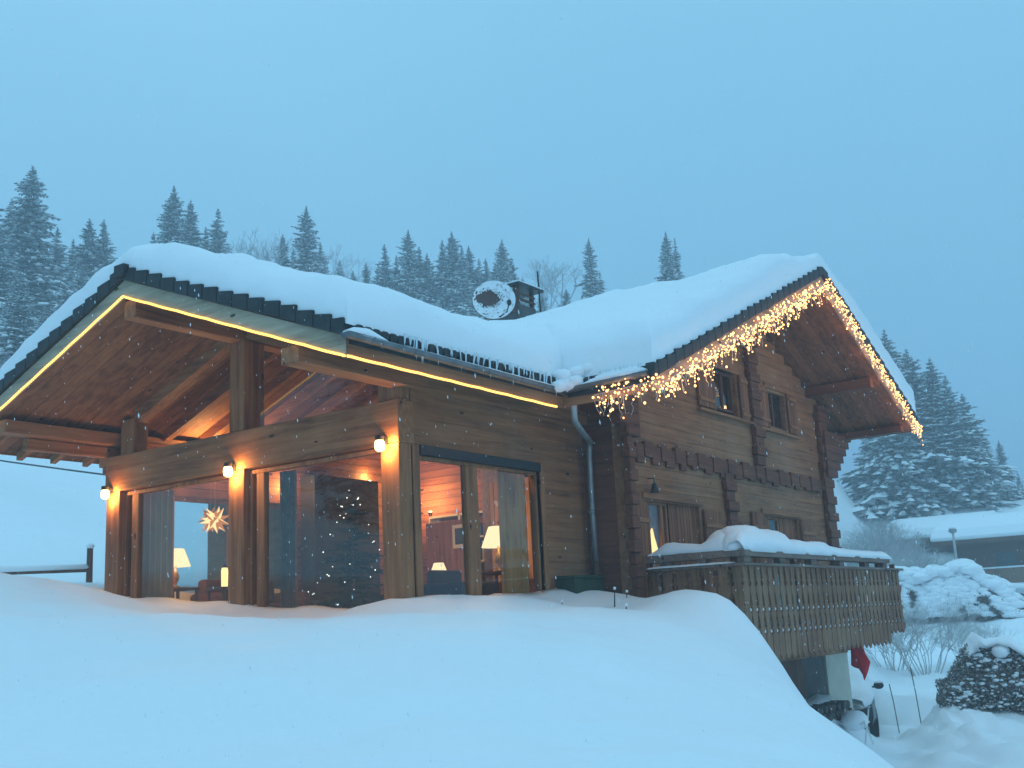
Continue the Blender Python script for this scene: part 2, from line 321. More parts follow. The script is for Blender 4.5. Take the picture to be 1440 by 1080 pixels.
GZ = GZ+.30*fbm(GX*.7+GY*.5, GY*.55-GX*.35, .45, 3)*(GX > 0)*sst(3, 8, np.hypot(GX, GY))*.6+.075*fbm(GX, GY, 1.5, 4)+yard*(GX > 14)*.22*np.maximum(0, fbm(GX, GY, 1.3, 4))
nx, ny = GX.shape; vv = np.c_[GX.ravel(), GY.ravel(), GZ.ravel()]
idx = np.arange(nx*ny).reshape(nx, ny)
ff = np.stack([idx[:-1, :-1], idx[1:, :-1], idx[1:, 1:], idx[:-1, 1:]], -1).reshape(-1, 4)
g = MB(); g.v = vv.tolist(); g.f = ff.tolist()
go = g.build('snowy_ground', SNOW, smooth=True); tag(go, 'deep smooth snow covering the slope in front of the chalet', None, None, 'structure')
def gz(x, y): return float(ground_z(np.array([x]), np.array([y]))[0])

# ------------------------------------------------------------------ the chalet
CH = thing('chalet', (16, 12, -3), 'large log chalet with lit glazed living room and snow on its roof', 'chalet')
RS = 0.3835; MS = 0.43
def zw(y, o=0.0): return 4.70-RS*abs(y-12.77)+o          # wing roof underside
def zm(x, o=0.0): return 6.32-MS*abs(x-21.04)+o          # main roof underside
def vx(y): return 21.04-(1.62+RS*abs(y-12.77))/MS        # valley line
def slab(poly, zf, o0, o1, name, mt):
    b = MB(); n = len(poly); lo = [(x, y, zf(x, y)+o0) for x, y in poly]; hi = [(x, y, zf(x, y)+o1) for x, y in poly]
    b.add(lo+hi, [tuple(range(n))[::-1], tuple(range(n, 2*n))]+[(i, (i+1) % n, n+(i+1) % n, n+i) for i in range(n)])
    return b.build(name, mt, CH)
TT = 0.36
YL = 16.92
roof_parts = [
 ([(9.05, 8.62), (vx(8.62), 8.62), (vx(12.77), 12.77), (9.05, 12.77)], lambda x, y: zw(y), SOF),
 ([(9.05, 12.77), (vx(12.77), 12.77), (vx(YL), YL), (9.05, YL)], lambda x, y: zw(y), SOF),
 ([(13.58, 7.15), (21.04, 7.15), (21.04, 19.6), (13.58, 19.6), (13.58, YL), (vx(YL), YL), (vx(12.77), 12.77), (vx(8.62), 8.62), (13.58, 8.62)], lambda x, y: zm(x), SOFM),
 ([(21.04, 7.15), (26.5, 7.15), (26.5, 19.6), (21.04, 19.6)], lambda x, y: zm(x), SOFM)]
for poly, zf, mt in roof_parts: slab(poly, zf, 0, TT, 'roof', mt)

# roof snow : one height field over the whole cross-shaped roof
def foot_d(x, y):
    def rect(a, b, c, d): return np.minimum(np.minimum(x-a, b-x), np.minimum(y-c, d-y))
    return np.maximum(rect(8.99, 18.5, 8.56, 16.98), rect(13.52, 26.58, 7.07, 19.66))
def rsurf(x, y):
    a = 4.70-RS*np.abs(y-12.77); b = 6.32-MS*np.abs(x-21.04)
    a = np.where(x > 17.8, a-3*(x-17.8), a)
    return a, b
def dense(a, b, s, marks):
    v = set(np.round(np.arange(a, b+1e-6, s), 4))
    for mk, sg in marks:
        for t in (0, .015, .04, .08, .13, .19, .26, .34, .43, .53): v.add(round(mk+sg*t, 4))
    v = sorted(v); out = [v[0]]
    for q in v[1:]:
        if q-out[-1] > 0.008: out.append(q)
    return np.array(out)
RX = dense(8.99, 26.58, 0.14, [(8.99, 1), (13.52, 1), (26.58, -1)]); RY = dense(7.07, 19.66, 0.14, [(7.07, 1), (8.56, 1), (16.98, -1), (19.66, -1)])
AX, AY = np.meshgrid(RX, RY, indexing='ij'); d = foot_d(AX, AY)
a, b_ = rsurf(AX, AY)
k = 0.30; h = np.clip(0.5+0.5*(a-b_)/k, 0, 1); sm = b_*(1-h)+a*h+k*h*(1-h)          # smooth maximum fills the valley
# rounded ridges
wr = 0.02*np.exp(-((AY-12.77)/0.55)**2)*(a > b_-0.2); mr = 0.40*np.exp(-((AX-21.04)/1.25)**2)*(b_ > a)
rnd = 0.55
mainw = sst(14, 15.5, AX)*(1-sst(9.5, 11, AY)); rnd = 0.55-0.2*mainw; leftw = sst(12.9, 13.6, AY)*(AX < 12); rightw = sst(21.0, 21.6, AX); e0 = 0.26+0.16*sst(9.6, 10.4, AX)*(1-mainw)+0.30*mainw+0.30*leftw*(1-mainw)+0.27*rightw*mainw; e0 = np.maximum(e0, .95*np.exp(-((AX-21.04)/1.2)**2)*(AY < 10))
prof = e0+(1-e0)*np.sqrt(np.clip(1-(1-np.clip(d/rnd, 0, 1))**2, 0, 1))
nz = 0.09*fbm(AX, AY, .9, 4)+0.05*fbm(AX, AY, 4.0, 3)+0.02*np.sin(AX*1.7+0.7)*np.sin(AY*1.3)+0.03*np.sin(AX*0.9+AY*2.1)+0.014*np.sin(AX*4.1+AY*1.1)*np.sin(AY*5.3)
T = np.where(a > b_, 0.60, 0.66)+0.10*np.exp(-((a-b_)/0.5)**2)
T = T-0.10*np.exp(-np.clip(AX-9, 0, 9)/0.9)*(AX < 13)
T = T-0.22*np.exp(-np.clip(np.minimum(AY-7.07, 99), 0, 9)/0.4)*0
edge_n = 0.09*fbm(AX, AY, 2.6, 3)
top = sm+TT+0.02+(T+nz)*prof+edge_n*(1-np.clip(d/0.3, 0, 1))-wr-mr
bot = np.maximum(a, b_)+TT+0.015
ok = d >= -1e-6
nX, nY = AX.shape; iv = -np.ones((nX, nY), int); b = MB()
pts = []; 
for i in range(nX):
    for j in range(nY):
        if ok[i, j]: iv[i, j] = len(pts); pts.append((AX[i, j], AY[i, j], max(top[i, j], bot[i, j]+0.06)))
faces = []; edges = {}
for i in range(nX-1):
    for j in range(nY-1):
        q = (iv[i, j], iv[i+1, j], iv[i+1, j+1], iv[i, j+1])
        if min(q) >= 0 and foot_d(np.array((RX[i]+RX[i+1])/2), np.array((RY[j]+RY[j+1])/2)) > 0:
            faces.append(q)
            for a1, b1 in zip(q, q[1:]+q[:1]): edges[(a1, b1)] = 1
ij = {iv[i, j]: (i, j) for i in range(nX) for j in range(nY) if iv[i, j] >= 0}
low = {}
for (a1, b1) in list(edges):
    if (b1, a1) not in edges:
        for q in (a1, b1):
            if q not in low:
                i, j = ij[q]; low[q] = len(pts); pts.append((AX[i, j], AY[i, j], bot[i, j]-0.0))
        faces.append((b1, a1, low[a1], low[b1]))
b.v = pts; b.f = faces
rs = b.build('roof_snow', SNOWR, CH, smooth=True)

# barge boards, tile ends
def rake_x(z0off, z1off, x0, x1, y0, y1, name, mt):      # along wing rake, plane X
    b = MB()
    for ya, yb in ((y0, 12.77), (12.77, y1)):
        b.prism([(x0, ya, zw(ya, z0off)), (x0, yb, zw(yb, z0off)), (x0, yb, zw(yb, z1off)), (x0, ya, zw(ya, z1off))], (x1-x0, 0, 0))
    return b.build(name, mt, CH)
rake_x(0.0, 0.225, 9.005, 9.05, 8.6, YL+.02, 'barge_board', BARGE)
def rake_y(z0off, z1off, y0, y1, x0, x1, name, mt):
    b = MB()
    for xa, xb in ((x0, 21.04), (21.04, x1)):
        b.prism([(xa, y0, zm(xa, z0off)), (xb, y0, zm(xb, z0off)), (xb, y0, zm(xb, z1off)), (xa, y0, zm(xa, z1off))], (0, y1-y0, 0))
    return b.build(name, mt, CH)
rake_y(-0.02, 0.19, 7.11, 7.15, 13.56, 26.52, 'barge_board', wood('barge_board_x', (0.2, 0.12, 0.08), (0.36, 0.24, 0.17), (0.48, 0.34, 0.25), 'x'))
b = MB()
y = 12.77; st = 0.285
for sgn, lim in ((-1, 8.58), (1, YL+.05)):
    y = 12.77
    while (y-lim)*sgn < 0:
        y2 = y+sgn*st; j = random.uniform(-.012, .012)
        if (y2-lim)*sgn > 0: y2 = lim
        za, zb = zw(y, 0.395+j), zw(y2, 0.455+j)      # each tile steps over the one below
        b.prism([(8.95, y, za), (8.95, y2-sgn*.012, zb), (8.95, y2-sgn*.012, zb-0.215), (8.95, y, za-0.165)], (0.14+random.uniform(0, .02), 0, 0))
        y = y2
b.box(8.90, 9.2, 12.66, 12.88, 4.96, 5.13)
b.build('rake_tiles', TILE, CH, bevel=0.01)
b = MB()
for sgn, lim in ((-1, 13.5), (1, 26.56)):
    x = 21.04
    while (x-lim)*sgn < 0:
        x2 = x+sgn*st; j = random.uniform(-.012, .012)
        if (x2-lim)*sgn > 0: x2 = lim
        za, zb = zm(x, 0.36+j), zm(x2, 0.42+j)
        b.prism([(x, 7.04, za), (x2-sgn*.012, 7.04, zb), (x2-sgn*.012, 7.04, zb-0.225), (x, 7.04, za-0.17)], (0, 0.14, 0))
        x = x2
b.build('rake_tiles', TILE, CH, bevel=0.01)
# eave tile ends (scalloped) and icicles
b = MB(); ic = MB(); x = 9.1
while x < 13.45:
    b.tube([(x+.07, 8.52, zw(8.62, .30)), (x+.07, 8.9, zw(8.9, .33))], .062, 8); 
    x += 0.145
b.box(9.06, 13.5, 8.575, 8.63, zw(8.62, .13), zw(8.62, .36))
y = 7.2
while y < 8.5:
    b.tube([(13.47, y+.07, zm(13.58, .26)), (13.9, y+.07, zm(13.9, .30))], .062, 8); y += 0.145
b.box(13.53, 13.59, 7.1, 8.5, zm(13.58, .10), zm(13.58, .34))
b.build('eave_tiles', TILE, CH)
for i in range(46):
    x = 9.7+3.75*random.random(); L_ = random.choice((.07, .1, .14, .2, .24))*random.uniform(.8, 1.1); z = zw(8.56, .36)
    r = random.uniform(.009, .019)
    ic.tube([(x, 8.49+random.uniform(-.03, .03), z+.05), (x+.005, 8.50, z-L_*.6), (x+.01, 8.51, z-L_)], [r, r*.6, .001], 6)
for i in range(22):
    y = random.uniform(7.2, 8.5); L_ = random.uniform(.04, .11); z = zm(13.5, .37)
    ic.tube([(13.46, y, z+.05), (13.46, y, z-L_)], [.012, .001], 5)
ic.build('icicles', ICE, CH, smooth=True)
# gutters
def gutter(p0, p1, r=0.075):
    b = MB(); p0 = Vector(p0); p1 = Vector(p1); d = (p1-p0).normalized(); s = d.cross(Vector((0, 0, 1))).normalized()
    pr = []; n = 9
    for i in range(n+1):
        t = math.pi+math.pi*i/n; pr.append(s*math.cos(t)*r+Vector((0, 0, 1))*(math.sin(t)*r*0.95))
    pr2 = [q*0.86 for q in pr][::-1]; q = [p0+v for v in pr+pr2]
    b.prism(q, p1-p0)
    b.prism([p0+v for v in pr], -d*.004); b.prism([p1+v for v in pr], d*.004)
    for e in np.arange(0.4, (p1-p0).length, 0.75):
        c = p0+d*e; b.prism([c+v*1.06 for v in pr]+[c+v*1.0 for v in pr][::-1], d*.03)
    return b
gw = gutter((8.93, 8.53, 3.345), (13.5, 8.53, 3.315)).build('gutter', ZINC, CH, smooth=False)
gm = gutter((13.49, 8.5, 3.335), (13.49, 7.13, 3.365)).build('gutter', ZINC, CH)
b = MB(); b.box(9.01, 13.62, 8.598, 8.618, 3.075, 3.30); b.build('fascia_board', P_x, CH)
b = MB(); b.box(13.555, 13.578, 7.16, 8.59, 3.09, 3.32); b.build('fascia_board', P_y, CH)
b = MB(); b.box(9.05, 17, YL, YL+.04, zw(YL, -.02), zw(YL, .3)); b.build('fascia_board', P_x, CH)
def snow_strip(pts, wd, name, parent, h0=0.05, mt=SNOW, seg=0.12, wob=0.03, side=None):
    """soft rounded ridge of snow lying along a polyline; pts = (x,y,z,height[,width])"""
    b = MB(); P = []
    for i in range(len(pts)-1):
        A = np.array(pts[i], float); B = np.array(pts[i+1], float); n = max(1, int(np.linalg.norm(B[:3]-A[:3])/seg))
        P += [A+(B-A)*sst(0, 1, t/n)*0+(B-A)*(t/n) for t in range(n)]
    P.append(np.array(pts[-1], float)); m = 9; vs = []; fs = []
    for i, p in enumerate(P):
        d = P[min(i+1, len(P)-1)]-P[max(i-1, 0)]; d = Vector(d[:3]); d.z = 0; d.normalize(); s = d.cross(Vector((0, 0, 1)))
        e = min(i, len(P)-1-i)*seg; er = min(1, 0.35+e/0.25); w_ = (p[4] if len(p) > 4 else wd)*(0.75+0.25*er)
        hh = p[3]*er*(1+random.uniform(-.08, .08)); 
        for k_ in range(m):
            t = -1+2*k_/(m-1); z = hh*(1-abs(t)**2.6); 
            vs.append((p[0]+s.x*t*w_/2+random.uniform(-1, 1)*wob*.15, p[1]+s.y*t*w_/2, p[2]+z+random.uniform(-1, 1)*wob*.3*(1-abs(t))))
    for i in range(len(P)-1):
        for k_ in range(m-1): q = i*m+k_; fs.append((q, q+1, q+m+1, q+m))
        fs.append((i*m, (i+1)*m, (i+1)*m+m-1, i*m+m-1))
    fs.append(tuple(range(m))); fs.append(tuple(range((len(P)-1)*m, len(P)*m))[::-1])
    b.add(vs, fs); return b.build(name, mt, parent, smooth=True)
snow_strip([(8.93, 8.53, 3.33, .11), (9.3, 8.53, 3.33, .13), (9.6, 8.53, 3.33, .03), (13.2, 8.53, 3.32, .03)], .15, 'gutter_snow', gw)
snow_strip([(13.5, 7.15, 3.36, .13), (13.5, 7.9, 3.35, .12), (13.5, 8.15, 3.34, .05), (13.5, 8.3, 3.34, .10)], .17, 'gutter_snow', gm)
b = MB()
for c, r in [((13.45, 8.45, 3.40), .15), ((13.38, 8.47, 3.50), .13), ((13.55, 8.3, 3.55), .13), ((13.62, 8.15, 3.60), .12), ((13.25, 8.47, 3.33), .10), ((13.3, 8.45, 3.36), .10), ((13.47, 8.3, 3.42), .11)]:
    b.blob(c, r*1.35, r*1.2, r*.8, 14, 9, .07)
b.build('gutter_snow', SNOW, gw, smooth=True)
# downpipe
b = MB(); b.tube([(13.6, 8.46, 3.28), (13.61, 8.46, 3.10), (13.63, 8.47, 2.95), (13.72, 8.52, 2.88), (14.6, 8.93, 2.86), (15.35, 9.27, 2.86), (15.43, 9.33, 2.80), (15.45, 9.36, 2.6), (15.47, 9.38, 1.9), (15.48, 9.38, .93)], .048, 12)
b.tube([(15.45, 9.38, 1.7), (15.45, 9.38, 1.75)], .056, 12)
dp = b.build('downpipe', PIPEM, CH, smooth=True)
b = MB(); b.tube([(15.48, 9.38, .93), (15.48, 9.38, .2)], .058, 12); b.build('pipe_boot', plain('brown_pipe', (.10, .05, .035)), dp, smooth=True)

# log walls
def log_wall(name, axis, plane, t, a0, a1, z0, z1, mt, course=0.19, openings=(), lim=None, out=-1, jit=0.003, parent=None):
    b = MB(); z = z0; c = 0.007
    while z < z1-1e-3:
        ze = min(z+course, z1); zmid = (z+ze)/2; iv = [(a0, a1)]
        if lim: lo, hi = lim(ze); iv = [(max(a0, lo), min(a1, hi))]
        for o0, o1, oz0, oz1 in openings:
            if oz0 < zmid < oz1:
                nv = []
                for p, q in iv:
                    if o1 <= p or o0 >= q: nv.append((p, q)); continue
                    if o0 > p: nv.append((p, o0))
                    if o1 < q: nv.append((o1, q))
                iv = nv
        for p, q in iv:
            if q-p < 0.02: continue
            j = random.uniform(-jit, jit); f = plane+out*j; bk = plane-out*t
            sec = [(bk, z), (f-out*c, z), (f, z+c), (f, ze-c), (f-out*c, ze), (bk, ze)]
            if axis == 'x': b.prism([(p, u, w) for u, w in sec], (q-p, 0, 0))
            else: b.prism([(u, p, w) for u, w in sec], (0, q-p, 0))
        z = ze
    return b.build(name, mt, parent or CH)
WINS = [(19.3, 20.3, 3.87, 4.66), (21.8, 22.8, 3.80, 4.62), (16.22, 18.18, -.2, 1.93), (21.05, 22.85, -.2, 1.93)]
log_wall('front_wall', 'x', 8.8, .2, 15.6, 25.1, -.95, 6.3, W_x, openings=WINS, lim=lambda z: (21.04-(6.36-z)/MS, 21.04+(6.36-z)/MS))
log_wall('return_wall', 'y', 15.6, .2, 9.0, 9.6, -3.2, 3.75, Redy)
log_wall('side_wall', 'x', 9.58, .2, 11.26, 15.6, -.6, 3.22, W_x, course=.38, openings=[(11.4, 14.28, -.7, 2.43)])
log_wall('gable_end_wall', 'y', 25.1, .2, 9.0, 19, -.95, 4.5, W_y, out=1)
log_wall('rear_wall', 'x', 19.0, .2, 15.6, 25.1, -3, 6.3, W_x, out=1, lim=lambda z: (21.04-(6.36-z)/MS, 21.04+(6.36-z)/MS))
log_wall('wing_rear_side_wall', 'x', 15.93, .2, 11.3, 15.6, -.6, 3.42, W_x, out=1, openings=[(12.0, 15.0, .5, 2.45)])
log_wall('back_side_wall', 'y', 15.6, .2, 15.93, 19, -3, 3.9, W_y)
# ground floor
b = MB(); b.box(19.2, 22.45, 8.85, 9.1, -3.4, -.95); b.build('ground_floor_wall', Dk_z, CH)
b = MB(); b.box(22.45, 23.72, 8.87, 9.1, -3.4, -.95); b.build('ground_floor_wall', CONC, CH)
b = MB(); b.box(23.72, 25.08, 8.82, 9.1, -3.4, -.95); b.box(24.9, 25.08, 9.1, 19, -3.4, -.95); b.build('ground_floor_wall', RENDER, CH)
b = MB()
for x in (17.1, 17.45, 17.8, 18.15, 18.5, 18.85): b = MB(); b.box(x, x+.2, 8.4+random.uniform(-.05, .05), 8.6, -3.3, -.3); b.build('support_post', P_z, CH, bevel=.015)
# joist band and log end columns on the gable wall
b = MB(); x = 15.95; i = 0
while x < 24.6:
    w_ = random.uniform(.2, .4); up_ = 0.0 if i % 2 else -.065
    b.box(x, x+w_, 8.745-(.02 if i % 2 else 0), 8.79, 2.60+up_+random.uniform(-.03, .03), 2.87+up_*.6+random.uniform(-.02, .02))
    x += w_+.004; i += 1
b.build('joist_ends', Redx, CH, bevel=.006)
def endcol(x, w_, z0, z1, y0, amp=.05, mt=Redx, name='log_ends', st=.19):
    b = MB(); z = z0; i = 0
    while z < z1-.05:
        s_ = random.uniform(-.03, .03); g_ = amp if i % 2 else 0
        b.box(x-w_/2+s_-g_, x+w_/2+s_+g_, y0-(.03 if i % 2 else 0), 8.79, z, min(z+st-.004, z1)); z += st; i += 1
    return b.build(name, mt, CH, bevel=.012)
endcol(21.03, .40, 2.9, 5.95, 8.70); endcol(19.47, .36, -.2, 2.60, 8.72)
endcol(24.78, .50, -.9, 4.6, 8.70); endcol(15.60, .16, -.3, 3.3, 8.66, .04)
b = MB(); z = 2.95; i = 0                                   # stepped corbel logs under the right eave
while z < 4.3:
    e = 25.1+min(1.30, .12+.24*i); b.box(24.6, e, 8.62, 8.95, z, min(z+.185, zm(e)-.01)) if zm(e) > z+.05 else None
    z += .19; i += 1
b.build('corbel_logs', Redx, CH, bevel=.012)
b = MB(); z = 2.9; i = 0
while z < 3.7:
    e = 15.6-min(1.0, .1+.25*i); b.box(e, 15.9, 8.62, 8.79, z, z+.185); z += .19; i += 1
b.build('corbel_logs', Redx, CH, bevel=.012)
b = MB(); z = -.7; i = 0                                     # crossing ends past the right wall
while z < 2.9: b.box(25.1, 25.22+(.12 if i % 2 else 0), 8.83, 9.0, z, z+.18); z += .19; i += 1
b.build('log_ends', Redx, CH, bevel=.012)
# purlin ends and rafters under main roof overhang
b = MB()
for x in (17.4, 21.04, 24.2, 15.55): b = MB(); b.box(x-.10, x+.10, 7.3, 8.8, zm(x, -.24), zm(x, -.02) if x != 21.04 else 6.25); b.build('purlin', Redy, CH, bevel=.01)
b = MB(); b.box(26.0, 26.2, 7.3, 19, zm(26.1, -.2), zm(26.1, -.05)); b.build('purlin', Redy, CH, bevel=.01)

# frame of the living room wing
def timber(name, x0, x1, y0, y1, z0, z1, mt, parent=None): 
    q = MB(); q.box(x0, x1, y0, y1, z0, z1); return q.build(name, mt, parent or CH, bevel=.012)
timber('post', 11.0, 11.3, 15.58, 15.93, -.3, 2.44, P_z); timber('post', 11.0, 11.36, 12.60, 12.94, -.3, 2.44, P_z); timber('post', 11.0, 11.25, 9.58, 9.91, -.3, 2.44, P_z)
timber('beam', 10.98, 11.3, 9.56, 15.95, 2.44, 3.02, P_y)
timber('post', 11.0, 11.40, 12.60, 12.93, 3.02, 4.40, P_z); timber('post', 11.02, 11.3, 15.28, 15.62, 3.02, 3.60, P_z); timber('post', 11.02, 11.3, 9.60, 9.95, 3.02, 3.42, P_z)
timber('ridge_beam', 9.10, 17.2, 12.64, 12.90, 4.40, 4.66, P_x)
timber('wall_plate', 8.97+.1, 15.6, 9.44, 9.74, 3.19, 3.40, P_x); timber('wall_plate', 9.1, 15.6, 15.76, 16.06, 3.22, 3.42, P_x)
b = MB()
for (ya, yb) in ((9.7, 12.62), (15.3, 12.92)):
    b.prism([(11.04, ya, zw(ya, -.2)), (11.04, yb, zw(yb, -.2)), (11.04, yb, zw(yb, -.004)), (11.04, ya, zw(ya, -.004))], (.22, 0, 0))
b.build('gable_rafter', P_y, CH)
for i in range(9):                                            # rafters inside the room
    x = 11.95+i*.78
    for (ya, yb) in ((9.72, 12.62), (15.75, 12.92)):
        if x > 16.3: continue
        q = MB(); q.prism([(x, ya, zw(ya, -.19)), (x, yb, zw(yb, -.19)), (x, yb, zw(yb, -.006)), (x, ya, zw(ya, -.006))], (.12, 0, 0)); q.build('rafter', P_y, CH)
for i in range(13):
    x = 9.35+i*.6; b = MB(); b.prism([(x, 16.07, zw(16.07, -.15)), (x, 16.86, zw(16.86, -.13)), (x, 16.86, zw(16.86, -.004)), (x, 16.07, zw(16.07, -.004))], (.1, 0, 0)); b.build('rafter_tail', P_y, CH)
b = MB()                                                      # corbel steps left of the left post
b.box(10.99, 11.3, 15.95, 16.16, 2.88, 3.21); b.box(10.99, 11.3, 15.95, 16.06, 2.76, 2.88); b.build('corbel', P_y, CH, bevel=.02)
timber('side_beam', 9.6, 15.6, 15.97, 16.12, 3.03, 3.21, P_x)

# windows: a window is its frame mesh with panes as sub-parts
def window(axis, plane, a0, a1, z0, z1, fw_=0.09, depth=.08, mull=(), mt=P_z, inset=.06, name='window'):
    b = MB()
    def bx(p, q, u, w):
        if axis == 'x': b.box(p, q, plane+inset, plane+inset+depth, u, w)
        else: b.box(plane+inset, plane+inset+depth, p, q, u, w)
    bx(a0, a0+fw_, z0, z1); bx(a1-fw_, a1, z0, z1); bx(a0+fw_, a1-fw_, z1-fw_, z1); bx(a0+fw_, a1-fw_, z0, z0+fw_)
    for (c, w_) in mull: bx(c-w_/2, c+w_/2, z0+fw_, z1-fw_)
    fr = b.build(name, mt, CH, bevel=.008)
    ed = [a0+fw_]+[v for c, w_ in mull for v in (c-w_/2, c+w_/2)]+[a1-fw_]
    for i in range(0, len(ed), 2):
        p = MB()
        if axis == 'x': p.box(ed[i]-.01, ed[i+1]+.01, plane+inset+depth*.45, plane+inset+depth*.45+.008, z0+fw_-.01, z1-fw_+.01)
        else: p.box(plane+inset+depth*.45, plane+inset+depth*.45+.008, ed[i]-.01, ed[i+1]+.01, z0+fw_-.01, z1-fw_+.01)
        p.build('pane', GLASS, fr)
    return fr
window('y', 11.0, 12.94, 15.58, .1, 2.42, .06, .1, inset=.1, mull=((15.30, .16),))
window('y', 11.0, 9.91, 12.60, .1, 2.42, .06, .1, inset=.1, mull=((12.36, .16),))
window('x', 9.58, 11.40, 14.28, .1, 2.31, .05, .1, inset=.05, mull=((12.62, .28),))
b = MB(); b.box(11.40, 14.28, 9.54, 9.66, 2.31, 2.435); b.build('roller_blind_box', BLACK, CH)
timber('jamb', 11.26, 11.40, 9.56, 9.7, -.2, 2.44, P_z); timber('jamb', 14.28, 14.38, 9.55, 9.7, -.2, 2.44, P_z)
window('x', 15.85, 12.0, 15.0, .5, 2.45, .07, .08, inset=-.02, mull=((13.5, .1),))
b = MB()                                                      # gable glazing above the beam
for pl in ([(11.16, 9.97, 3.02), (11.16, 12.6, 3.02), (11.16, 12.6, zw(12.6, -.1)), (11.16, 9.97, zw(9.97, -.1))],
           [(11.16, 12.93, 3.02), (11.16, 15.28, 3.02), (11.16, 15.28, zw(15.28, -.1)), (11.16, 12.93, zw(12.93, -.1))]):
    b.prism(pl, (.008, 0, 0))
b.build('gable_glazing', GLASS, CH)
# gable windows and shutters of the main house
window('x', 8.8, 19.3, 20.3, 3.87, 4.66, .06, .06, mull=((19.8, .07),), inset=.08, mt=Dk_z)
window('x', 8.8, 21.8, 22.8, 3.80, 4.62, .06, .06, mull=((22.3, .07),), inset=.08, mt=Dk_z)
window('x', 8.8, 16.24, 17.06, -.1, 1.92, .06, .06, mull=((16.86, .08),), inset=.06)
window('x', 8.8, 21.40, 21.95, -.1, 1.90, .06, .06, inset=.06)
def shutter(x0, x1, z0, z1, y=8.775, t=.035, arch=False):
    b = MB(); b.box(x0, x1, y-t, y, z0, z1); o = b.build('shutter', SHUT, CH, bevel=.006)
    q = MB()
    for zz in (z0+.12*(z1-z0), z0+.84*(z1-z0)): q.box(x0+.01, x1-.01, y-t-.022, y-t-.001, zz, zz+.07)
    q.build('shutter_batten', P_x, o); return o
for s_ in ((18.47, 19.15, 3.80, 4.62), (20.36, 20.74, 3.72, 4.66), (21.22, 21.76, 3.74, 4.62), (22.86, 23.3, 3.76, 4.62),
           (15.70, 16.20, -.1, 1.84), (18.26, 18.98, -.1, 1.86), (20.38, 20.98, -.1, 1.94), (22.92, 23.7, -.1, 1.9)): shutter(*s_)
for s_ in ((17.10, 18.14), (22.0, 22.82), (21.07, 21.38)):
    b = MB(); b.box(s_[0], s_[1], 8.86, 8.90, -.1, 1.92); b.build('door_leaf', SHUT, CH)
b = MB()
for (x0, x1, z) in ((16.1, 18.3, 1.93), (20.95, 22.95, 1.93), (19.2, 20.4, 4.66), (21.7, 22.9, 4.62)): b = MB(); b.box(x0, x1, 8.76, 8.80, z, z+.10); b.build('lintel', P_x, CH, bevel=.008)
for (x0, x1, z) in ((18.42, 20.82, 3.70), (21.2, 23.3, 3.66)): b = MB(); b.box(x0, x1, 8.70, 8.80, z, z+.05); b.build('window_sill', P_x, CH, bevel=.008)
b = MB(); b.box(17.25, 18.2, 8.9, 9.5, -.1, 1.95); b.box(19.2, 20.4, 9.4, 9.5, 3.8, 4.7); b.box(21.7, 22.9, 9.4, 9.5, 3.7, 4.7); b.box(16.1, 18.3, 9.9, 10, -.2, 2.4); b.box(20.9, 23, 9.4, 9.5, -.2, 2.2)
b.build('dark_window_backing', DIM, CH)  # near-black panels added so the rooms behind the glass look unlit
b = MB(); b.box(11.2, 18.9, 9.7, 15.85, -.05, .15); b.build('floor', FLO, CH)
b = MB(); b.box(18.8, 18.95, 9.7, 15.8, .1, 5.6); b.build('inner_wall', INW, CH)
b = MB(); b.box(15.7, 18.8, 15.80, 15.9, .1, 4.6); b.build('inner_wall', INX, CH)
b = MB(); b.box(15.85, 18.8, 9.62, 9.7, .1, 4.6); b.build('inner_wall', INX, CH)
b = MB(); b.box(11.3, 15.0, 15.70, 15.72, 2.46, 3.3); b.box(15.0, 15.7, 15.70, 15.72, .15, 3.3); b.box(11.3, 12.0, 15.70, 15.72, .15, 2.46); b.box(12.0, 15.0, 15.70, 15.72, .15, .5); b.build('inner_wall', INX, CH)

# balcony
b = MB(); b.box(16.02, 22.85, 7.16, 8.78, -.42, -.22); b.box(22.85, 23.8, 7.16, 8.78, -.42, -.22)
bal = b.build('balcony', Dk_x, CH)
def slat(b, a, y0, axis, zt, zb, w_=.212):
    """carved slat: notches make the gaps between neighbours, pointed foot"""
    h_ = w_/2; pr = [(-h_, zt)]
    nots = [z for z in (.47, .06, -.28) if zb+.15 < z < zt-.1]
    for z in nots: pr += [(-h_, z+.26), (-h_*.72, z+.18), (-h_*.62, z+.06), (-h_*.95, z+.04), (-h_*.55, z+.005), (-h_*.55, z-.03), (-h_, z-.07)]
    pr += [(-h_, zb+.10), (-h_*.55, zb+.04), (0, zb)]
    left = pr; right = [(-u, z) for u, z in pr[:-1]][::-1]; q = left+right
    j = random.uniform(-.004, .004)
    if axis == 'x': b.prism([(a+u, y0+j, z) for u, z in q], (0, .024, 0))
    else: b.prism([(y0+j, a+u, z) for u, z in q], (.024, 0, 0))
b = MB(); x = 16.08
while x < 22.84: slat(b, x, 7.10, 'x', .72+random.uniform(-.004, .004), -.74+random.uniform(-.015, .015)); x += .238
while x < 23.85: slat(b, x, 7.10, 'x', .70, -.53+random.uniform(-.01, .01)); x += .238
y = 7.2
while y < 8.78: slat(b, y, 16.0, 'y', .72, -.74); y += .238
y = 7.2
while y < 8.78: slat(b, y, 23.83, 'y', .70, -.53); y += .238
b.build('railing', SLAT, bal)
b = MB()
for z in (.60, -.04, -.38): b.box(16.03, 23.8, 7.126, 7.19, z, z+.07); b.box(16.03, 16.09, 7.19, 8.78, z, z+.07)
for x in (16.06, 18.3, 20.6, 22.8, 23.74): b.box(x, x+.09, 7.171, 7.26, -.4, .86)
b.build('rail_bars', Dk_x, bal)
b = MB()
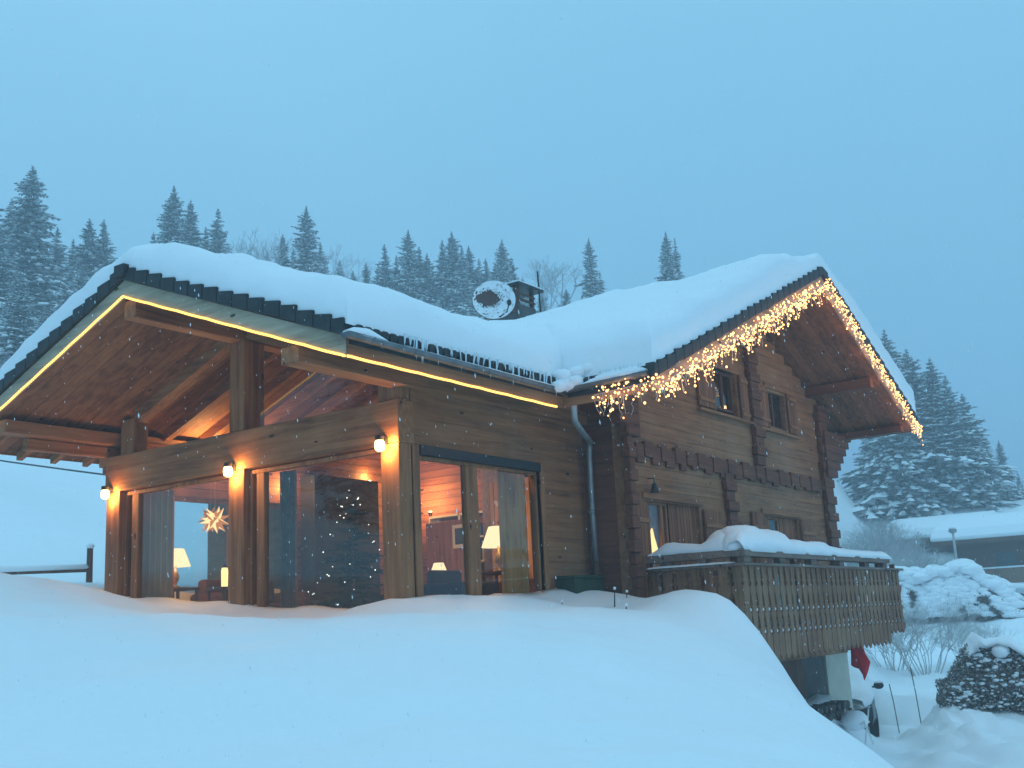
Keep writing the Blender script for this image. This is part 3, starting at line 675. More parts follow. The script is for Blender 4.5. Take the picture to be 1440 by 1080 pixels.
for z in (.03, -.31): b.box(16.04, 23.79, 7.127, 7.188, z+.001, z+.05); b.box(16.035, 16.085, 7.19, 8.78, z+.001, z+.05)
b.build('bar_snow', SNOW, bal, bevel=.01)
WR = wood('wet_grey_timber', (0.09, 0.06, 0.045), (0.20, 0.13, 0.10), (0.3, 0.2, 0.16), 'x')
b = MB(); b.box(15.93, 23.95, 7.03, 7.19, .722, .765); b.box(15.93, 16.10, 7.19, 8.75, .722, .765); b.build('lower_handrail', WR, bal, bevel=.008)
b = MB(); b.box(15.96, 23.05, 7.02, 7.24, .86, .975); b.box(15.96, 16.2, 7.24, 8.78, .86, .975)
for x in (16.0, 17.4, 18.8, 20.2, 21.6, 22.7): b.box(x, x+.25, 7.06, 7.18, .767, .86)
for y in (7.7, 8.3): b.box(16.0, 16.14, y, y+.2, .767, .86)
b.build('handrail', WR, bal, bevel=.01)
def rail_snow():
    b = MB()
    prof = [(15.9, .10), (16.1, .24), (16.4, .31), (16.9, .33), (17.5, .30), (17.9, .29), (18.15, .18), (18.6, .16), (19.6, .17), (19.95, .13), (20.3, .10), (21.5, .09), (22.9, .10), (23.1, .0)]
    PX = [p[0] for p in prof]; PH = [p[1] for p in prof]; xs_ = np.arange(15.9, 23.1, .08); m = 11; vs = []; fs = []
    for x in xs_:
        h_ = 1.2*np.interp(x, PX, PH); yb = 7.24+.5*sst(15.9, 16.4, x)*(1-sst(18.0, 18.4, x))+.06
        y0 = 6.985-.02*math.sin(x*5)
        for k_ in range(m):
            t = -1+2*k_/(m-1); vs.append((x, y0+(yb-y0)*k_/(m-1), .972+h_*(1-abs(t)**2.8)*(1+.08*math.sin(x*7+k_))-(.05 if k_ == 0 else 0)))
    for i in range(len(xs_)-1):
        for k_ in range(m-1): q = i*m+k_; fs.append((q, q+m, q+m+1, q+1))
        fs.append((i*m, i*m+m-1, (i+1)*m+m-1, (i+1)*m))
    b.add(vs, fs); b.blob((16.75, 7.5, 1.05), .75, .45, .32, 18, 10, .02); b.blob((17.4, 7.9, 1.0), .75, .4, .33, 16, 10, .02)
    b.blob((16.22, 7.26, .98), .30, .27, .31, 16, 10, .02); b.blob((16.6, 7.4, .98), .5, .4, .36, 16, 10, .02)
    for xx_, rr_ in ((18.7, .17), (19.1, .2), (19.55, .17), (20.6, .12), (21.9, .11)): b.blob((xx_, 7.15, .985), .34, .17, rr_, 14, 8, .03)
    b.v = [(x, y, max(z, .955 if y > 7.0 else .93)) for x, y, z in b.v]
    return b.build('railing_snow', SNOW, bal, smooth=True)
rail_snow()
snow_strip([(16.07, 8.72, .97, .07, .22), (16.07, 8.4, .97, .19, .26), (16.1, 8.15, .97, .17, .26), (16.1, 7.8, .97, .13, .28), (16.12, 7.5, .97, .28, .34), (16.15, 7.2, .97, .3, .4)], .26, 'railing_snow', bal)
b = MB(); b.blob((20.6, 7.6, -.2), 3.4, .5, .1, 20, 6, .02); b.build('deck_snow', SNOW, bal, smooth=True)
snow_strip([(15.94, 8.7, .765, .03, .12), (15.95, 7.2, .765, .025, .12)], .12, 'railing_snow', bal)

# chimney on roof
b = MB(); b.box(19.95, 20.65, 13.7, 14.3, 5.6, 7.1); st_ = b.build('chimney', CONC, CH)
b = MB()
for x in (19.97, 20.55):
    for y in (13.72, 14.2): b.box(x, x+.08, y, y+.08, 7.1, 7.5)
b.box(19.95, 20.65, 13.70, 13.74, 7.2, 7.25); b.box(19.95, 20.65, 13.70, 13.74, 7.34, 7.38); b.box(19.93, 19.97, 13.7, 14.3, 6.9, 7.5)
b.build('chimney_cage', Dk_x, st_)
b = MB(); b.box(19.8, 20.8, 13.55, 14.45, 7.5, 7.56); b.build('chimney_cap', BLACK, st_)
b = MB(); b.box(19.82, 20.78, 13.57, 14.43, 7.562, 7.61); b.build('chimney_snow', SNOW, st_, bevel=.02)
b = MB(); b.tube([(20.72, 13.6, 6.5), (20.66, 13.6, 8.0)], .02, 8); b.build('flue_pipe', BLACK, st_)
# satellite dish
sd = thing('satellite_dish', (18.25, 13.15, 5.95), 'round satellite dish caked with snow beside the chimney', 'satellite dish')
nrm = Vector((-.78, -.60, .20)).normalized(); ax = nrm.cross(Vector((0, 0, 1))).normalized(); ay = ax.cross(nrm)
c0 = Vector((18.25, 13.15, 6.64))
def disc(rr, dep, off, n=28, rings=6, thick=.02, jit=0):
    b = MB(); vs = []; fs = []
    for s_ in (0, 1):
        for i in range(rings+1):
            q = i/rings
            for k_ in range(n):
                a_ = 2*math.pi*k_/n; j = random.uniform(-jit, jit) if s_ else 0
                vs.append(c0+(ax*math.cos(a_)+ay*math.sin(a_))*rr*q+nrm*(dep*q*q+off+s_*thick+j))
    for s_ in (0, 1):
        o_ = s_*(rings+1)*n
        for i in range(rings):
            for k_ in range(n): a_ = o_+i*n+k_; b2 = o_+i*n+(k_+1) % n; fs.append((a_, b2, b2+n, a_+n))
    o1 = rings*n; o2 = (2*rings+1)*n
    for k_ in range(n): fs.append((o1+k_, o1+(k_+1) % n, o2+(k_+1) % n, o2+k_))
    b.add(vs, fs); return b
disc(.46, .10, 0).build('dish', plain('dish_brown', (.11, .06, .05), .6), sd, smooth=True)
b = disc(.45, .10, .021, n=64, rings=16, thick=.02, jit=.010)
keep = []
for f in b.f:
    c = sum((Vector(b.v[i]) for i in f), Vector())/len(f)-c0; u_, w_ = c.dot(ax), c.dot(ay)
    if ((u_-.12)/.27)**2+((w_-.07)/.20)**2 > random.uniform(.6, 1.6) and random.random() < .88: keep.append(f)
b.f = keep; b.build('dish_snow', SNOW, sd)
b = MB(); b.tube([c0-ay*.42, c0-ay*.38+nrm*.30-ax*.25, c0-ay*.25+nrm*.42-ax*.3], .014, 6); b.blob(c0-ay*.25+nrm*.45-ax*.3, .05, .05, .07); b.build('feed_arm', BLACK, sd)
b = MB(); b.tube([(18.45, 13.35, 5.9), (18.38, 13.28, 6.75)], .035, 8); b.build('mast', BLACK, sd)

# ------------------------------------------------------------------ lights on the chalet
b = MB(); xo = 8.985
led = [Vector(p) for p in ((xo, 17.0, zw(17.0, -.012)), (xo, 12.77, zw(12.77, -.012)), (xo, 8.66, zw(8.66, -.012)), (xo+.06, 8.58, 3.09), (13.35, 8.58, 3.065))]
lp = []
for i in range(4):
    n_ = max(1, int((led[i+1]-led[i]).length/.025)); lp += [led[i].lerp(led[i+1], j/n_)-Vector((0, 0, .006*math.sin(math.pi*((j/n_*7) % 1)))) for j in range(n_)]
lp.append(led[4]); b.tube(lp, [.0125 if i % 2 else .0185 for i in range(len(lp))], 8)
tag(b.build('rope_light', LEDM), 'yellow led rope light along the left roof edge', 'rope light')
def fairy(name, label, path, n, lmin, lmax):
    th = thing(name, path[0], label, 'string lights')
    cb_ = MB(); pts_ = []; P = [Vector(p) for p in path]; seg = [(P[i+1]-P[i]).length for i in range(len(P)-1)]; tot = sum(seg)
    cb_.tube(P, .005, 4)
    nd = int(tot/.030); 
    for i in range(nd):
        t = (i+random.uniform(.2, .8))/nd*tot; k_ = 0
        while t > seg[k_] and k_ < len(seg)-1: t -= seg[k_]; k_ += 1
        p = P[k_].lerp(P[k_+1], t/seg[k_]); L_ = random.uniform(lmin, lmax)*random.choice((.3, .45, .6, .8, 1.1)); q = [p.copy()]; s_ = 0
        for _k in range(2):
            if random.random() < .45: pts_.append(p+Vector((random.uniform(-.06, .06), random.uniform(-.05, 0), random.uniform(-.06, .12))))
        while s_ < L_:
            s_ += .055; kk = random.random() < .42; p = p+Vector((random.uniform(-.028, .028), random.uniform(-.028, .028), -.052)); q.append(p.copy())
            if kk: pts_.append(p+Vector((random.uniform(-.05, .05), random.uniform(-.06, .01), random.uniform(-.02, .02))))
        cb_.tube(q, .0035, 4)
    random.shuffle(pts_); pts_ = pts_[:n]
    cb_.build('cable', CABLE, th)
    vw = sorted(pts_, key=lambda p: p.length)
    for p in vw[:100]:
        r = random.choice((.008, .010, .012, .018)); q = MB(); q.blob(p, r, r, r*1.2, 6, 4); q.build('bulb', FAIRY, th)
    q = MB()
    for p in vw[100:]: r = random.choice((.008, .010, .012, .018)); q.blob(p, r, r, r*1.2, 6, 4)
    if len(vw) > 100: tag(q.build('small_bulbs', FAIRY, th), None, None, None, 'stuff')
    return th, P
ft, FP = fairy('icicle_lights', 'white icicle string lights glowing along the right gable edge',
      [(13.46, 8.02, 3.16), (13.50, 7.05, 3.22), (13.62, 7.0, zm(13.62, .06)), (17.5, 7.0, zm(17.5, .06)), (21.04, 7.0, 6.36), (24, 7.0, zm(24, .0)), (26.5, 7.0, zm(26.5, -.02))], 1350, .05, .40)
for t in np.linspace(.03, .97, 14):
    i = t*12.88+13.62; lamp(ft, (i, 6.93, zm(i, -.16)), 6.0, (1, .55, .25), .1)
lamp(ft, (13.3, 7.6, 3.0), 1.6, (1, .55, .25), .1)
def wall_lamp(y, z, label):
    t = thing('wall_lamp', (10.98, y, z), label, 'wall lamp', 'cylinder lamps on the timber posts')
    b = MB(); b.box(10.93, 11.0, y-.05, y+.05, z+.03, z+.12); b.lathe((10.87, y, z+.075), [(.062, 0), (.065, .05), (.055, .06)], 16); b.build('cap', BLACK, t)
    b = MB(); b.lathe((10.87, y, z-.055), [(.03, -.02), (.062, .005), (.070, .06), (.062, .11), (.05, .125)], 16); b.build('shade', WLAMP, t)
    lamp(t, (10.90, y-.01, z-.12), 12, (1, .46, .13), .02); lamp(t, (10.91, y-.13, z+.02), 13, (1, .46, .13), .02)
    return t
wall_lamp(9.80, 2.40, 'glowing wall lamp on the corner post nearest the downpipe')
wall_lamp(12.80, 2.41, 'glowing wall lamp on the middle post between the two big panes')
wall_lamp(15.78, 2.39, 'glowing wall lamp on the far left post by the snow field')

# ------------------------------------------------------------------ things inside
def table_lamp(loc, label, s=1.0, e=6):
    t = thing('table_lamp', loc, label, 'table lamp'); x, y, z = loc
    b = MB(); b.lathe((x, y, z), [(.07*s, 0), (.07*s, .02*s), (.015*s, .04*s), (.05*s, .12*s), (.055*s, .17*s), (.015*s, .25*s), (.012*s, .34*s)], 14); b.build('base', GOLD, t, smooth=True)
    b = MB(); vs = []; n = 20
    for r, zz in ((.21, .30), (.115, .55), (.11, .55), (.205, .30)):
        vs += [(x+r*s*math.cos(2*math.pi*k_/n), y+r*s*math.sin(2*math.pi*k_/n), z+zz*s) for k_ in range(n)]
    b.add(vs, [(i*n+k_, i*n+(k_+1) % n, (i+1)*n+(k_+1) % n, (i+1)*n+k_) for i in range(3) for k_ in range(n)]); b.build('lamp_shade', SHADE, t, smooth=True)
    lamp(t, (x, y, z+.62*s), e*4.5, r=.06); lamp(t, (x, y, z+.28*s), e*2.2, r=.05)
    return t
def table(loc, w_, h_, label):
    t = thing('side_table', loc, label, 'table'); x, y, z = loc
    b = MB(); b.box(x-w_, x+w_, y-w_, y+w_, z+h_-.04, z+h_); b.build('tabletop', Dk_x, t, bevel=.006)
    for sx in (-1, 1):
        for sy in (-1, 1): b = MB(); b.box(x+sx*w_*.85-.02, x+sx*w_*.85+.02, y+sy*w_*.85-.02, y+sy*w_*.85+.02, z, z+h_-.04); b.build('leg', Dk_z, t)
table((11.75, 15.1, .15), .28, .70, 'small dark table under the lamp in the left bay')
table_lamp((11.75, 15.1, .85), 'lit cream table lamp before the left bay window', 1.15, 7)
table((15.0, 10.95, .15), .3, .72, 'small dark table under the big lamp in the side window')
table_lamp((15.0, 10.95, .87), 'lit wide cream table lamp seen through the right pane of the side window', 1.35, 9)
table((16.0, 13.05, .15), .22, .60, 'low table under the small lamp at the back of the room')
table_lamp((16.0, 13.05, .75), 'small lit table lamp low in the left pane of the side window', .78, 2.5)
# star
def star(loc, label, mt, s=.26):
    t = thing('paper_star', loc, label, 'star lantern'); c = Vector(loc); b = MB(); n = 16
    for i in range(n):
        z = 1-2*(i+.5)/n; a_ = i*2.399; d = Vector((math.sqrt(1-z*z)*math.cos(a_), math.sqrt(1-z*z)*math.sin(a_), z)); u_ = d.orthogonal().normalized(); w_ = d.cross(u_)
        bs = [c+d*s*.28+(u_*math.cos(k_*math.pi/2)+w_*math.sin(k_*math.pi/2))*s*.22 for k_ in range(4)]
        b.add(bs+[c+d*s*random.uniform(.85, 1.05)], [(0, 1, 4), (1, 2, 4), (2, 3, 4), (3, 0, 4)])
    st_o = b.build('star', mt, t); st_o.data.materials.append(STARB)
    for i_, p_ in enumerate(st_o.data.polygons): p_.material_index = i_ % 2  # every other face dimmer, facet shading painted into the glow
    q = MB(); q.tube([c+Vector((0, 0, s*.5)), c+Vector((0, 0, .62))], .004, 4); q.build('cord', CABLE, t); return t
s1 = star((11.5, 13.84, 1.82), 'glowing orange pointed paper star hanging in the left bay', STARM); lamp(s1, (11.5, 13.84, 1.82), .8, r=.15)
star((12.0, 14.55, 1.92), 'pale solid star imitating a reflection of the glowing one', plain('star_reflection_white', (.75, .7, .6), .8), .24)  # extra star shape added to imitate the reflection in the glass
b = MB(); b.lathe((11.8, 13.96, .80), [(.05, 0), (.055, .25), (.045, .3)], 12); t = thing('glass_lantern', (11.8, 13.96, .80), 'small glowing glass lantern beside the middle post', 'lantern'); b.build('glass', FLAME, t)
b = MB(); b.lathe((11.8, 13.96, 1.1), [(.06, 0), (.02, .05)], 12); b.build('lid', BLACK, t)
table((11.8, 13.96, .15), .2, .65, 'low table under the glass lantern by the middle post')
def sofa(x, y, w_, mt, label, rz=0):
    t = thing('sofa' if w_ > 1.2 else 'armchair', (x, y, .15), label, 'sofa' if w_ > 1.2 else 'armchair')
    for nm, bx in (('seat', (-w_/2, w_/2, -.42, .42, .12, .42)), ('backrest', (-w_/2, w_/2, .3, .5, .42, .86)), ('armrest', (-w_/2-.16, -w_/2, -.42, .5, .1, .62)), ('armrest', (w_/2, w_/2+.16, -.42, .5, .1, .62))):
        b = MB(); b.box(x+bx[0], x+bx[1], y+bx[2], y+bx[3], .15+bx[4], .15+bx[5]); b.build(nm, mt, t, bevel=.06)
    t2 = t.location.copy(); return t
sofa(13.3, 15.0, 1.6, SOFR, 'rust coloured sofa under the far window of the left bay')
sofa(15.6, 12.2, .8, SOFA, 'dark blue armchair behind the side window')
sofa(17.0, 11.2, 1.8, SOFR, 'rust coloured sofa along the back of the living room')
# shelf unit with books
t = thing('bookshelf', (18.6, 14.4, .15), 'white framed shelf of books against the back wall', 'bookshelf')
b = MB()
for z in (.15, .75, 1.3, 1.8, 2.3): b.box(18.4, 18.78, 13.6, 15.2, z, z+.04)
for y in (13.58, 14.4, 15.2): b.box(18.4, 18.78, y, y+.04, .15, 2.34)
b.build('frame', WHITE, t)
BK = dict((n_, plain('book_%s' % n_, c_, .8)) for n_, c_ in (('red', (.3, .04, .03)), ('blue', (.04, .08, .2)), ('cream', (.5, .45, .35)), ('green', (.05, .15, .08))))
for z in (.79, 1.34, 1.84):
    y = 13.65
    while y < 15.1:
        w_ = random.uniform(.05, .12); q = MB(); q.box(18.45, 18.7, y, y+w_-.006, z, z+random.uniform(.2, .4)); bc = random.choice(('red', 'blue', 'cream', 'green')); tag(q.build('book', BK[bc]), bc+' book standing on the shelf against the back wall', 'book', 'books on the living room shelf'); y += w_+random.choice((0, 0, .08))
# picture frame, heart wreath
b = MB(); b.box(17.0, 17.04, 13.05, 13.5, 1.5, 1.95); t = tag(b.build('picture_frame', WHITE), 'pale square framed picture seen in the left side pane', 'picture')
b = MB(); b.box(16.99, 16.998, 13.12, 13.43, 1.57, 1.88); b.build('picture', DARKP, t)
b = MB(); b.box(17.04, 17.2, 13.0, 14.2, .15, 2.05); tag(b.build('room_divider', P_z, bevel=.02), 'low wooden divider that carries the framed picture', 'divider')
b = MB(); b.box(16.5, 16.6, 11.2, 12.2, .15, 2.6); pn = tag(b.build('wooden_screen', wood('honey_boards', (.3, .15, .05), (.55, .3, .12), (.7, .42, .2), 'z', plank=.1, plank_axis='y')), 'honey coloured board panel hung with hearts behind the big lamp', 'panel')
for i, (y, z) in enumerate(((12.0, 2.2), (11.85, 2.02), (11.95, 1.82), (11.7, 1.75), (11.8, 1.5), (11.6, 1.35), (11.75, 1.2))):
    b = MB(); hp = []
    for k_ in range(18):
        a_ = 2*math.pi*k_/18; hp.append((16.46, y+.0045*16*math.sin(a_)**3, z+.0045*(13*math.cos(a_)-5*math.cos(2*a_)-2*math.cos(3*a_)-math.cos(4*a_))))
    b.prism(hp, (.03, 0, 0)); tag(b.build('heart_ornament', [WHITE, GOLD, plain('heart_red', (.35, .05, .03))][i % 3]), 'small heart ornament on the honey coloured panel', 'ornament', 'hearts on the honey coloured panel')
# curtains
def curtain(p0, p1, z0, z1, label, mt, amp=.04):
    b = MB(); p0 = Vector(p0); p1 = Vector(p1); d = p1-p0; n = 40; nn = Vector((-d.y, d.x, 0)).normalized(); q = []
    for i in range(n+1): q.append(p0+d*i/n+nn*amp*math.sin(i*.9))
    q2 = [v+nn*.008 for v in q][::-1]; b.prism([(v.x, v.y, z0) for v in q+q2], (0, 0, z1-z0))
    return tag(b.build('curtain', mt), label, 'curtain')
curtain((11.38, 15.50, 0), (11.42, 14.72, 0), .2, 2.4, 'pale gathered curtain at the left end of the left bay', CURT)
curtain((11.38, 12.25, 0), (11.42, 11.95, 0), .2, 2.38, 'blue grey gathered curtain beside the middle post', plain('grey_curtain', (.2, .14, .11), .9))
curtain((13.55, 9.84, 0), (14.22, 9.86, 0), .2, 2.32, 'yellow striped curtain at the right end of the side window', CURS, .03)
curtain((16.3, 9.1, 0), (17.9, 9.1, 0), -.1, 1.9, 'lilac net curtain in the lower gable window', plain('lilac_net', (.62, .42, .42), .9), .02)
b = MB(); c = Vector((16.55, 9.05, .9)); vs = []
b.prism([(x_+.10, 8.93, z_) for x_, z_ in ((16.33, .9), (16.62, .9), (16.67, 1.12), (16.57, 1.34), (16.53, 1.47), (16.47, 1.36), (16.34, 1.26))], (0, .03, 0))
tag(b.build('window_lamp_glow', FLAME), 'bright flame shaped glow imitating a lamp reflection in the lower gable window', 'lantern')  # glowing cutout imitates a lamp reflected in the pane
b = MB(); b.box(15.1, 16.9, 15.3, 15.69, .15, 3.0); tag(b.build('backdrop', wood('backdrop_black', (.01, .008, .007), (.03, .02, .018), (.05, .035, .03), 'z', plank=.45, plank_axis='x'), bevel=.01), 'added tall black wardrobe behind the indoor fir', 'backdrop')  # black block added to keep the wall behind the fir dark
# wood burning stove column + wall spots
b = MB(); b.box(17.6, 18.78, 12.2, 13.2, .15, 4.4); tag(b.build('chimney_breast', plain('plaster', (.42, .32, .28), .9)), 'plastered chimney breast at the back of the living room', 'chimney breast')
def spot_light(loc, label, e, d=None):
    t = thing('wall_spot', loc, label, 'spot light'); x, y, z = loc
    b = MB(); b.lathe((x, y, z), [(.03, 0), (.05, .08), (.045, .085)], 12); b.build('housing', GOLD, t)
    b = MB(); b.lathe((x, y, z+.088), [(.04, 0), (.02, .012)], 12); b.build('lens', BULB, t); lamp(t, (x, y, z+.16), e, (1, .5, .18), .05)
spot_light((12.7, 15.55, 3.02), 'brass uplighter glowing under the left rafters', 85)
spot_light((18.3, 15.4, 2.55), 'brass uplighter on the back wall of the room', 80)
spot_light((17.2, 14.2, 2.2), 'brass uplighter above the room divider', 34)
spot_light((14.6, 15.5, 2.6), 'brass uplighter beyond the far window', 26)
spot_light((17.05, 15.68, 2.98), 'brass uplighter throwing a bright streak on the boards behind the indoor fir', 30)
spot_light((13.6, 10.1, 2.75), 'brass uplighter tucked behind the side window head', 30)
for p_, lb in (((11.27, 15.52, 2.27), 'round white bulb hanging at the left end of the left bay'), ((17.5, 16.0-.3, 3.1), 'small round bulb hanging over the indoor fir')):
    t = thing('pendant_bulb', p_, lb, 'bulb'); b = MB(); b.blob(p_, .045, .045, .06, 12, 8); b.build('bulb', emis('pendant_lit_%d' % int(p_[0]), (1, .75, .5), 2.5)); o = b and bpy.data.objects[-1] if False else None
for o in [o for o in bpy.data.objects if o.name.startswith('bulb') and o.parent is None]:
    t = [q for q in bpy.data.objects if q.name.startswith('pendant_bulb') and (Vector(q.location)-sum((Vector(v.co) for v in o.data.vertices), Vector())/len(o.data.vertices)).length < .3][0]
    o.data.transform(Matrix.Translation(-t.location)); o.parent = t
    q = MB(); q.tube([t.location+Vector((0, 0, .05)), t.location+Vector((0, 0, .5))], .004, 4); q.build('cord', BLACK, t)

# ------------------------------------------------------------------ trees
def spruce_mesh(H, Rb, seed, snow=1.0, den=1.0, droop=.35):
    rnd_ = random.Random(seed); ph = rnd_.uniform(0, 6); cr = MB(); sn = MB(); tr = MB()
    tr.tube([(0, 0, -1.0), (0, 0, H*.5), (0, 0, H*.99)], [H*.018, H*.010, H*.002], 7)
    nl = int(34*den); 
    for i in range(nl):
        t = i/(nl-1); z = H*(.05+.94*t); R = Rb*(1-t)**.74*(rnd_.uniform(.62, 1.12))+.06; nb = int((12-5*t)*den)+2; a0 = rnd_.uniform(0, 6.28)
        for k_ in range(nb):
            a_ = a0+2*math.pi*k_/nb+rnd_.uniform(-.25, .25); L_ = R*rnd_.uniform(.45, 1.15)*(1+.22*math.sin(a_*2+z*.9+ph)*(1-t)+.12*math.sin(a_*3-z*1.7)); dr = droop*(1-t*.9)*rnd_.uniform(.6, 1.4)
            dx, dy = math.cos(a_), math.sin(a_); px, py = -dy, dx; zz = z+rnd_.uniform(-.15, .15)
            def P(s_): return (dx*L_*s_, dy*L_*s_, zz+L_*(.12*s_-dr*s_*s_*1.4+.18*max(0, s_-.7)))
            ns = 5
            for q in range(ns):
                s0, s1 = q/ns, (q+1)/ns; c0_, c1_ = P(s0), P(s1)
                for sd in (-1, 1):
                    w_ = (L_*.26+.008*H)*(1-.6*s0)*rnd_.uniform(.6, 1.25); b0 = rnd_.uniform(.2, .5)*w_
                    tip = (c1_[0]+px*w_*sd+dx*w_*.35, c1_[1]+py*w_*sd+dy*w_*.35, c1_[2]-b0)
                    mid = ((c0_[0]+tip[0])/2+dx*.03, (c0_[1]+tip[1])/2, (c0_[2]+tip[2])/2-w_*.30)
                    cr.add([c0_, c1_, tip, mid], [(0, 1, 2, 3)])
                for _c in range(3):
                    if rnd_.random() > .85*snow: continue
                    w_ = L_*.055*rnd_.uniform(.6, 1.6)+.05; th = w_*rnd_.uniform(.35, .6); u0 = rnd_.uniform(-.24, .24)*L_*(1-.6*s0); q_ = rnd_.random(); rr_ = rnd_.uniform(-.6, .6)
                    c = [c0_[j]+(c1_[j]-c0_[j])*q_+(px, py, 0)[j]*u0 for j in range(3)]; c[2] -= abs(u0)*.35; l2 = L_/ns*rnd_.uniform(.35, .75)
                    ex, ey = dx+px*rr_, dy+py*rr_; fx, fy = px-dx*rr_, py-dy*rr_; k1, k2 = rnd_.uniform(.7, 1.3), rnd_.uniform(.7, 1.3)
                    sn.add([(c[0]-ex*l2*k1, c[1]-ey*l2*k1, c[2]), (c[0]+fx*w_*k2, c[1]+fy*w_*k2, c[2]-w_*.4), (c[0]+ex*l2, c[1]+ey*l2, c[2]-dr*l2*1.2), (c[0]-fx*w_, c[1]-fy*w_, c[2]-w_*.4), (c[0]-ex*l2*.4, c[1]-ey*l2*.4, c[2]+th), (c[0]+ex*l2*.45, c[1]+ey*l2*.45, c[2]+th*.8-dr*l2*.5)],
                           [(1, 0, 4), (1, 4, 5), (2, 1, 5), (3, 2, 5), (3, 5, 4), (0, 3, 4), (0, 1, 2, 3)])
    return tr, cr, sn
PROT = []
for i, (H, Rb, sn_, dn, dr) in enumerate(((15, 4.5, .9, 1.2, .40), (15, 3.7, 1.1, 1.1, .32), (15, 4.1, .85, 1.1, .50), (15, 3.1, 1.2, 1.05, .28))):
    tr, cr, sw = spruce_mesh(H, Rb, 11+i, sn_, dn, dr)
    t = thing('spruce', (0, 0, 0), 'x', 'tree'); tr.build('trunk', TRNK, t); cr.build('crown', NEED, t); sw.build('snow', SNOWT, t); PROT.append(t)
USED = set()
def put_spruce(k_, px, H, label, group, wid=1.0, zoff=0.0):
    x, y = px; p = PROT[k_]
    t = p if k_ not in USED else copy_tree(p); USED.add(k_)
    s_ = H/15; t.location = (x, y, gz(x, y)-.3+zoff); t.scale = (s_*wid, s_*wid, s_); t.rotation_euler = (random.uniform(-.02, .02), random.uniform(-.02, .02), random.uniform(0, 6.28))
    t['label'] = label; t['group'] = group; t['category'] = 'tree'; return t
def dirpt(x_px, r):
    """ground point at distance r in the direction used when the tree line was surveyed"""
    d = fw+r2*((x_px-720)/1564.47)-u2*((480-540)/1564.47); h_ = math.hypot(d.x, d.y); return (d.x*r/h_, d.y*r/h_)
# treeline behind the house: (bearing, distance, height, kind, width)
TL = [(-40, 84, 14, 0, 1.2), (6, 92, 11.5, 1, 1.1), (36, 88, 14.6, 2, 1.2), (74, 90, 9.4, 1, 1.1), (98, 96, 8.8, 3, 1.0), (122, 92, 10.4, 2, 1.1), (143, 92, 10.4, 1, 1.1), (24, 72, 7.5, 2, 1.3), (60, 70, 5.5, 1, 1.3), (110, 80, 7.5, 3, 1.2), (-10, 78, 10, 2, 1.2), (84, 74, 5.5, 0, 1.3), (140, 78, 5.0, 2, 1.2),
 (238, 96, 14.2, 0, .95), (270, 97, 13.4, 2, .95), (303, 98, 13.0, 3, 1.1), (216, 97, 10, 1, 1.0), (288, 99, 11.5, 1, 1.0),
 (398, 99, 11.2, 2, 1.0), (430, 97, 13.4, 0, .9), (455, 99, 10.7, 3, 1.1), (412, 99, 10, 1, 1.0), (376, 99, 9.5, 3, 1.0),
 (520, 100, 9.0, 2, .9), (545, 98, 10.2, 1, 1.0), (575, 98, 11.6, 0, .9), (593, 99, 10.2, 3, 1.2), (604, 99, 9.4, 2, 1.0), (560, 100, 9.6, 3, 1.0), (626, 99, 10.6, 1, 1.0), (643, 98, 11.2, 0, .9), (664, 99, 10.0, 2, 1.0), (655, 97, 9.3, 3, 1.1), (690, 100, 8.8, 1, 1.0),
 (710, 98, 10.0, 0, .95), (724, 99, 8.4, 2, 1.0), (835, 98, 9.6, 0, .75), (850, 101, 7.0, 1, .9), (946, 100, 10.2, 0, .8), (961, 101, 9.8, 3, .7),
 (478, 101, 9.5, 1, 1.1), (500, 102, 8.6, 2, 1.2), (532, 101, 9.0, 1, 1.0), (584, 102, 9.6, 2, 1.1), (614, 102, 9.2, 1, 1.0), (633, 102, 9.8, 2, 1.2), (676, 102, 9.4, 3, 1.2), (700, 102, 8.8, 2, 1.2), (738, 102, 7.2, 1, 1.2), (765, 103, 6.2, 3, 1.3), (800, 103, 6.0, 2, 1.3), (352, 101, 9.0, 2, 1.2), (330, 101, 8.5, 1, 1.2)]
names = ['dark wide spruce', 'slim snow laden spruce', 'drooping spruce', 'narrow white dusted spruce']
def side_word(x):
    return ('in the left group' if x < 170 else 'in the trio above the roof peak' if x < 330 else 'in the cluster above the snowy roof' if x < 480 else 'in the clump left of the dish' if x < 690 else 'directly behind the satellite dish' if x < 760 else 'alone above the roof valley' if x < 900 else 'showing just above the main roof ridge')
ord_ = {}
for (x, r, H, k_, wd) in sorted(TL, key=lambda q: q[0]):
    key = (names[k_], side_word(x)); ord_.setdefault(key, []).append(x)
cnt = {}
ORDN = ['first', 'second', 'third', 'fourth', 'fifth', 'sixth', 'seventh']
for (x, r, H, k_, wd) in sorted(TL, key=lambda q: q[0]):
    key = (names[k_], side_word(x)); c_ = cnt.get(key, 0); cnt[key] = c_+1
    lb = names[k_]+' '+side_word(x)+('' if len(ord_[key]) == 1 else ', %s from the left' % ORDN[c_])
    put_spruce(k_, dirpt(x, r), H, lb, 'spruces on the ridge behind the chalet', wd)
TR = [(1246, 96, 15.6, 0, 1.1), (1276, 98, 14.0, 0, 1.2), (1230, 97, 13.0, 2, 1.2), (1303, 97, 12.8, 2, 1.3), (1322, 96, 11.0, 1, 1.4), (1342, 97, 9.4, 2, 1.3), (1386, 100, 5.4, 0, .85), (1404, 102, 2.8, 1, .9), (1210, 98, 9.0, 1, 1.3), (1290, 99, 9.5, 0, 1.4), (1362, 98, 6.4, 3, 1.3), (1262, 99, 9.5, 2, 1.4)]
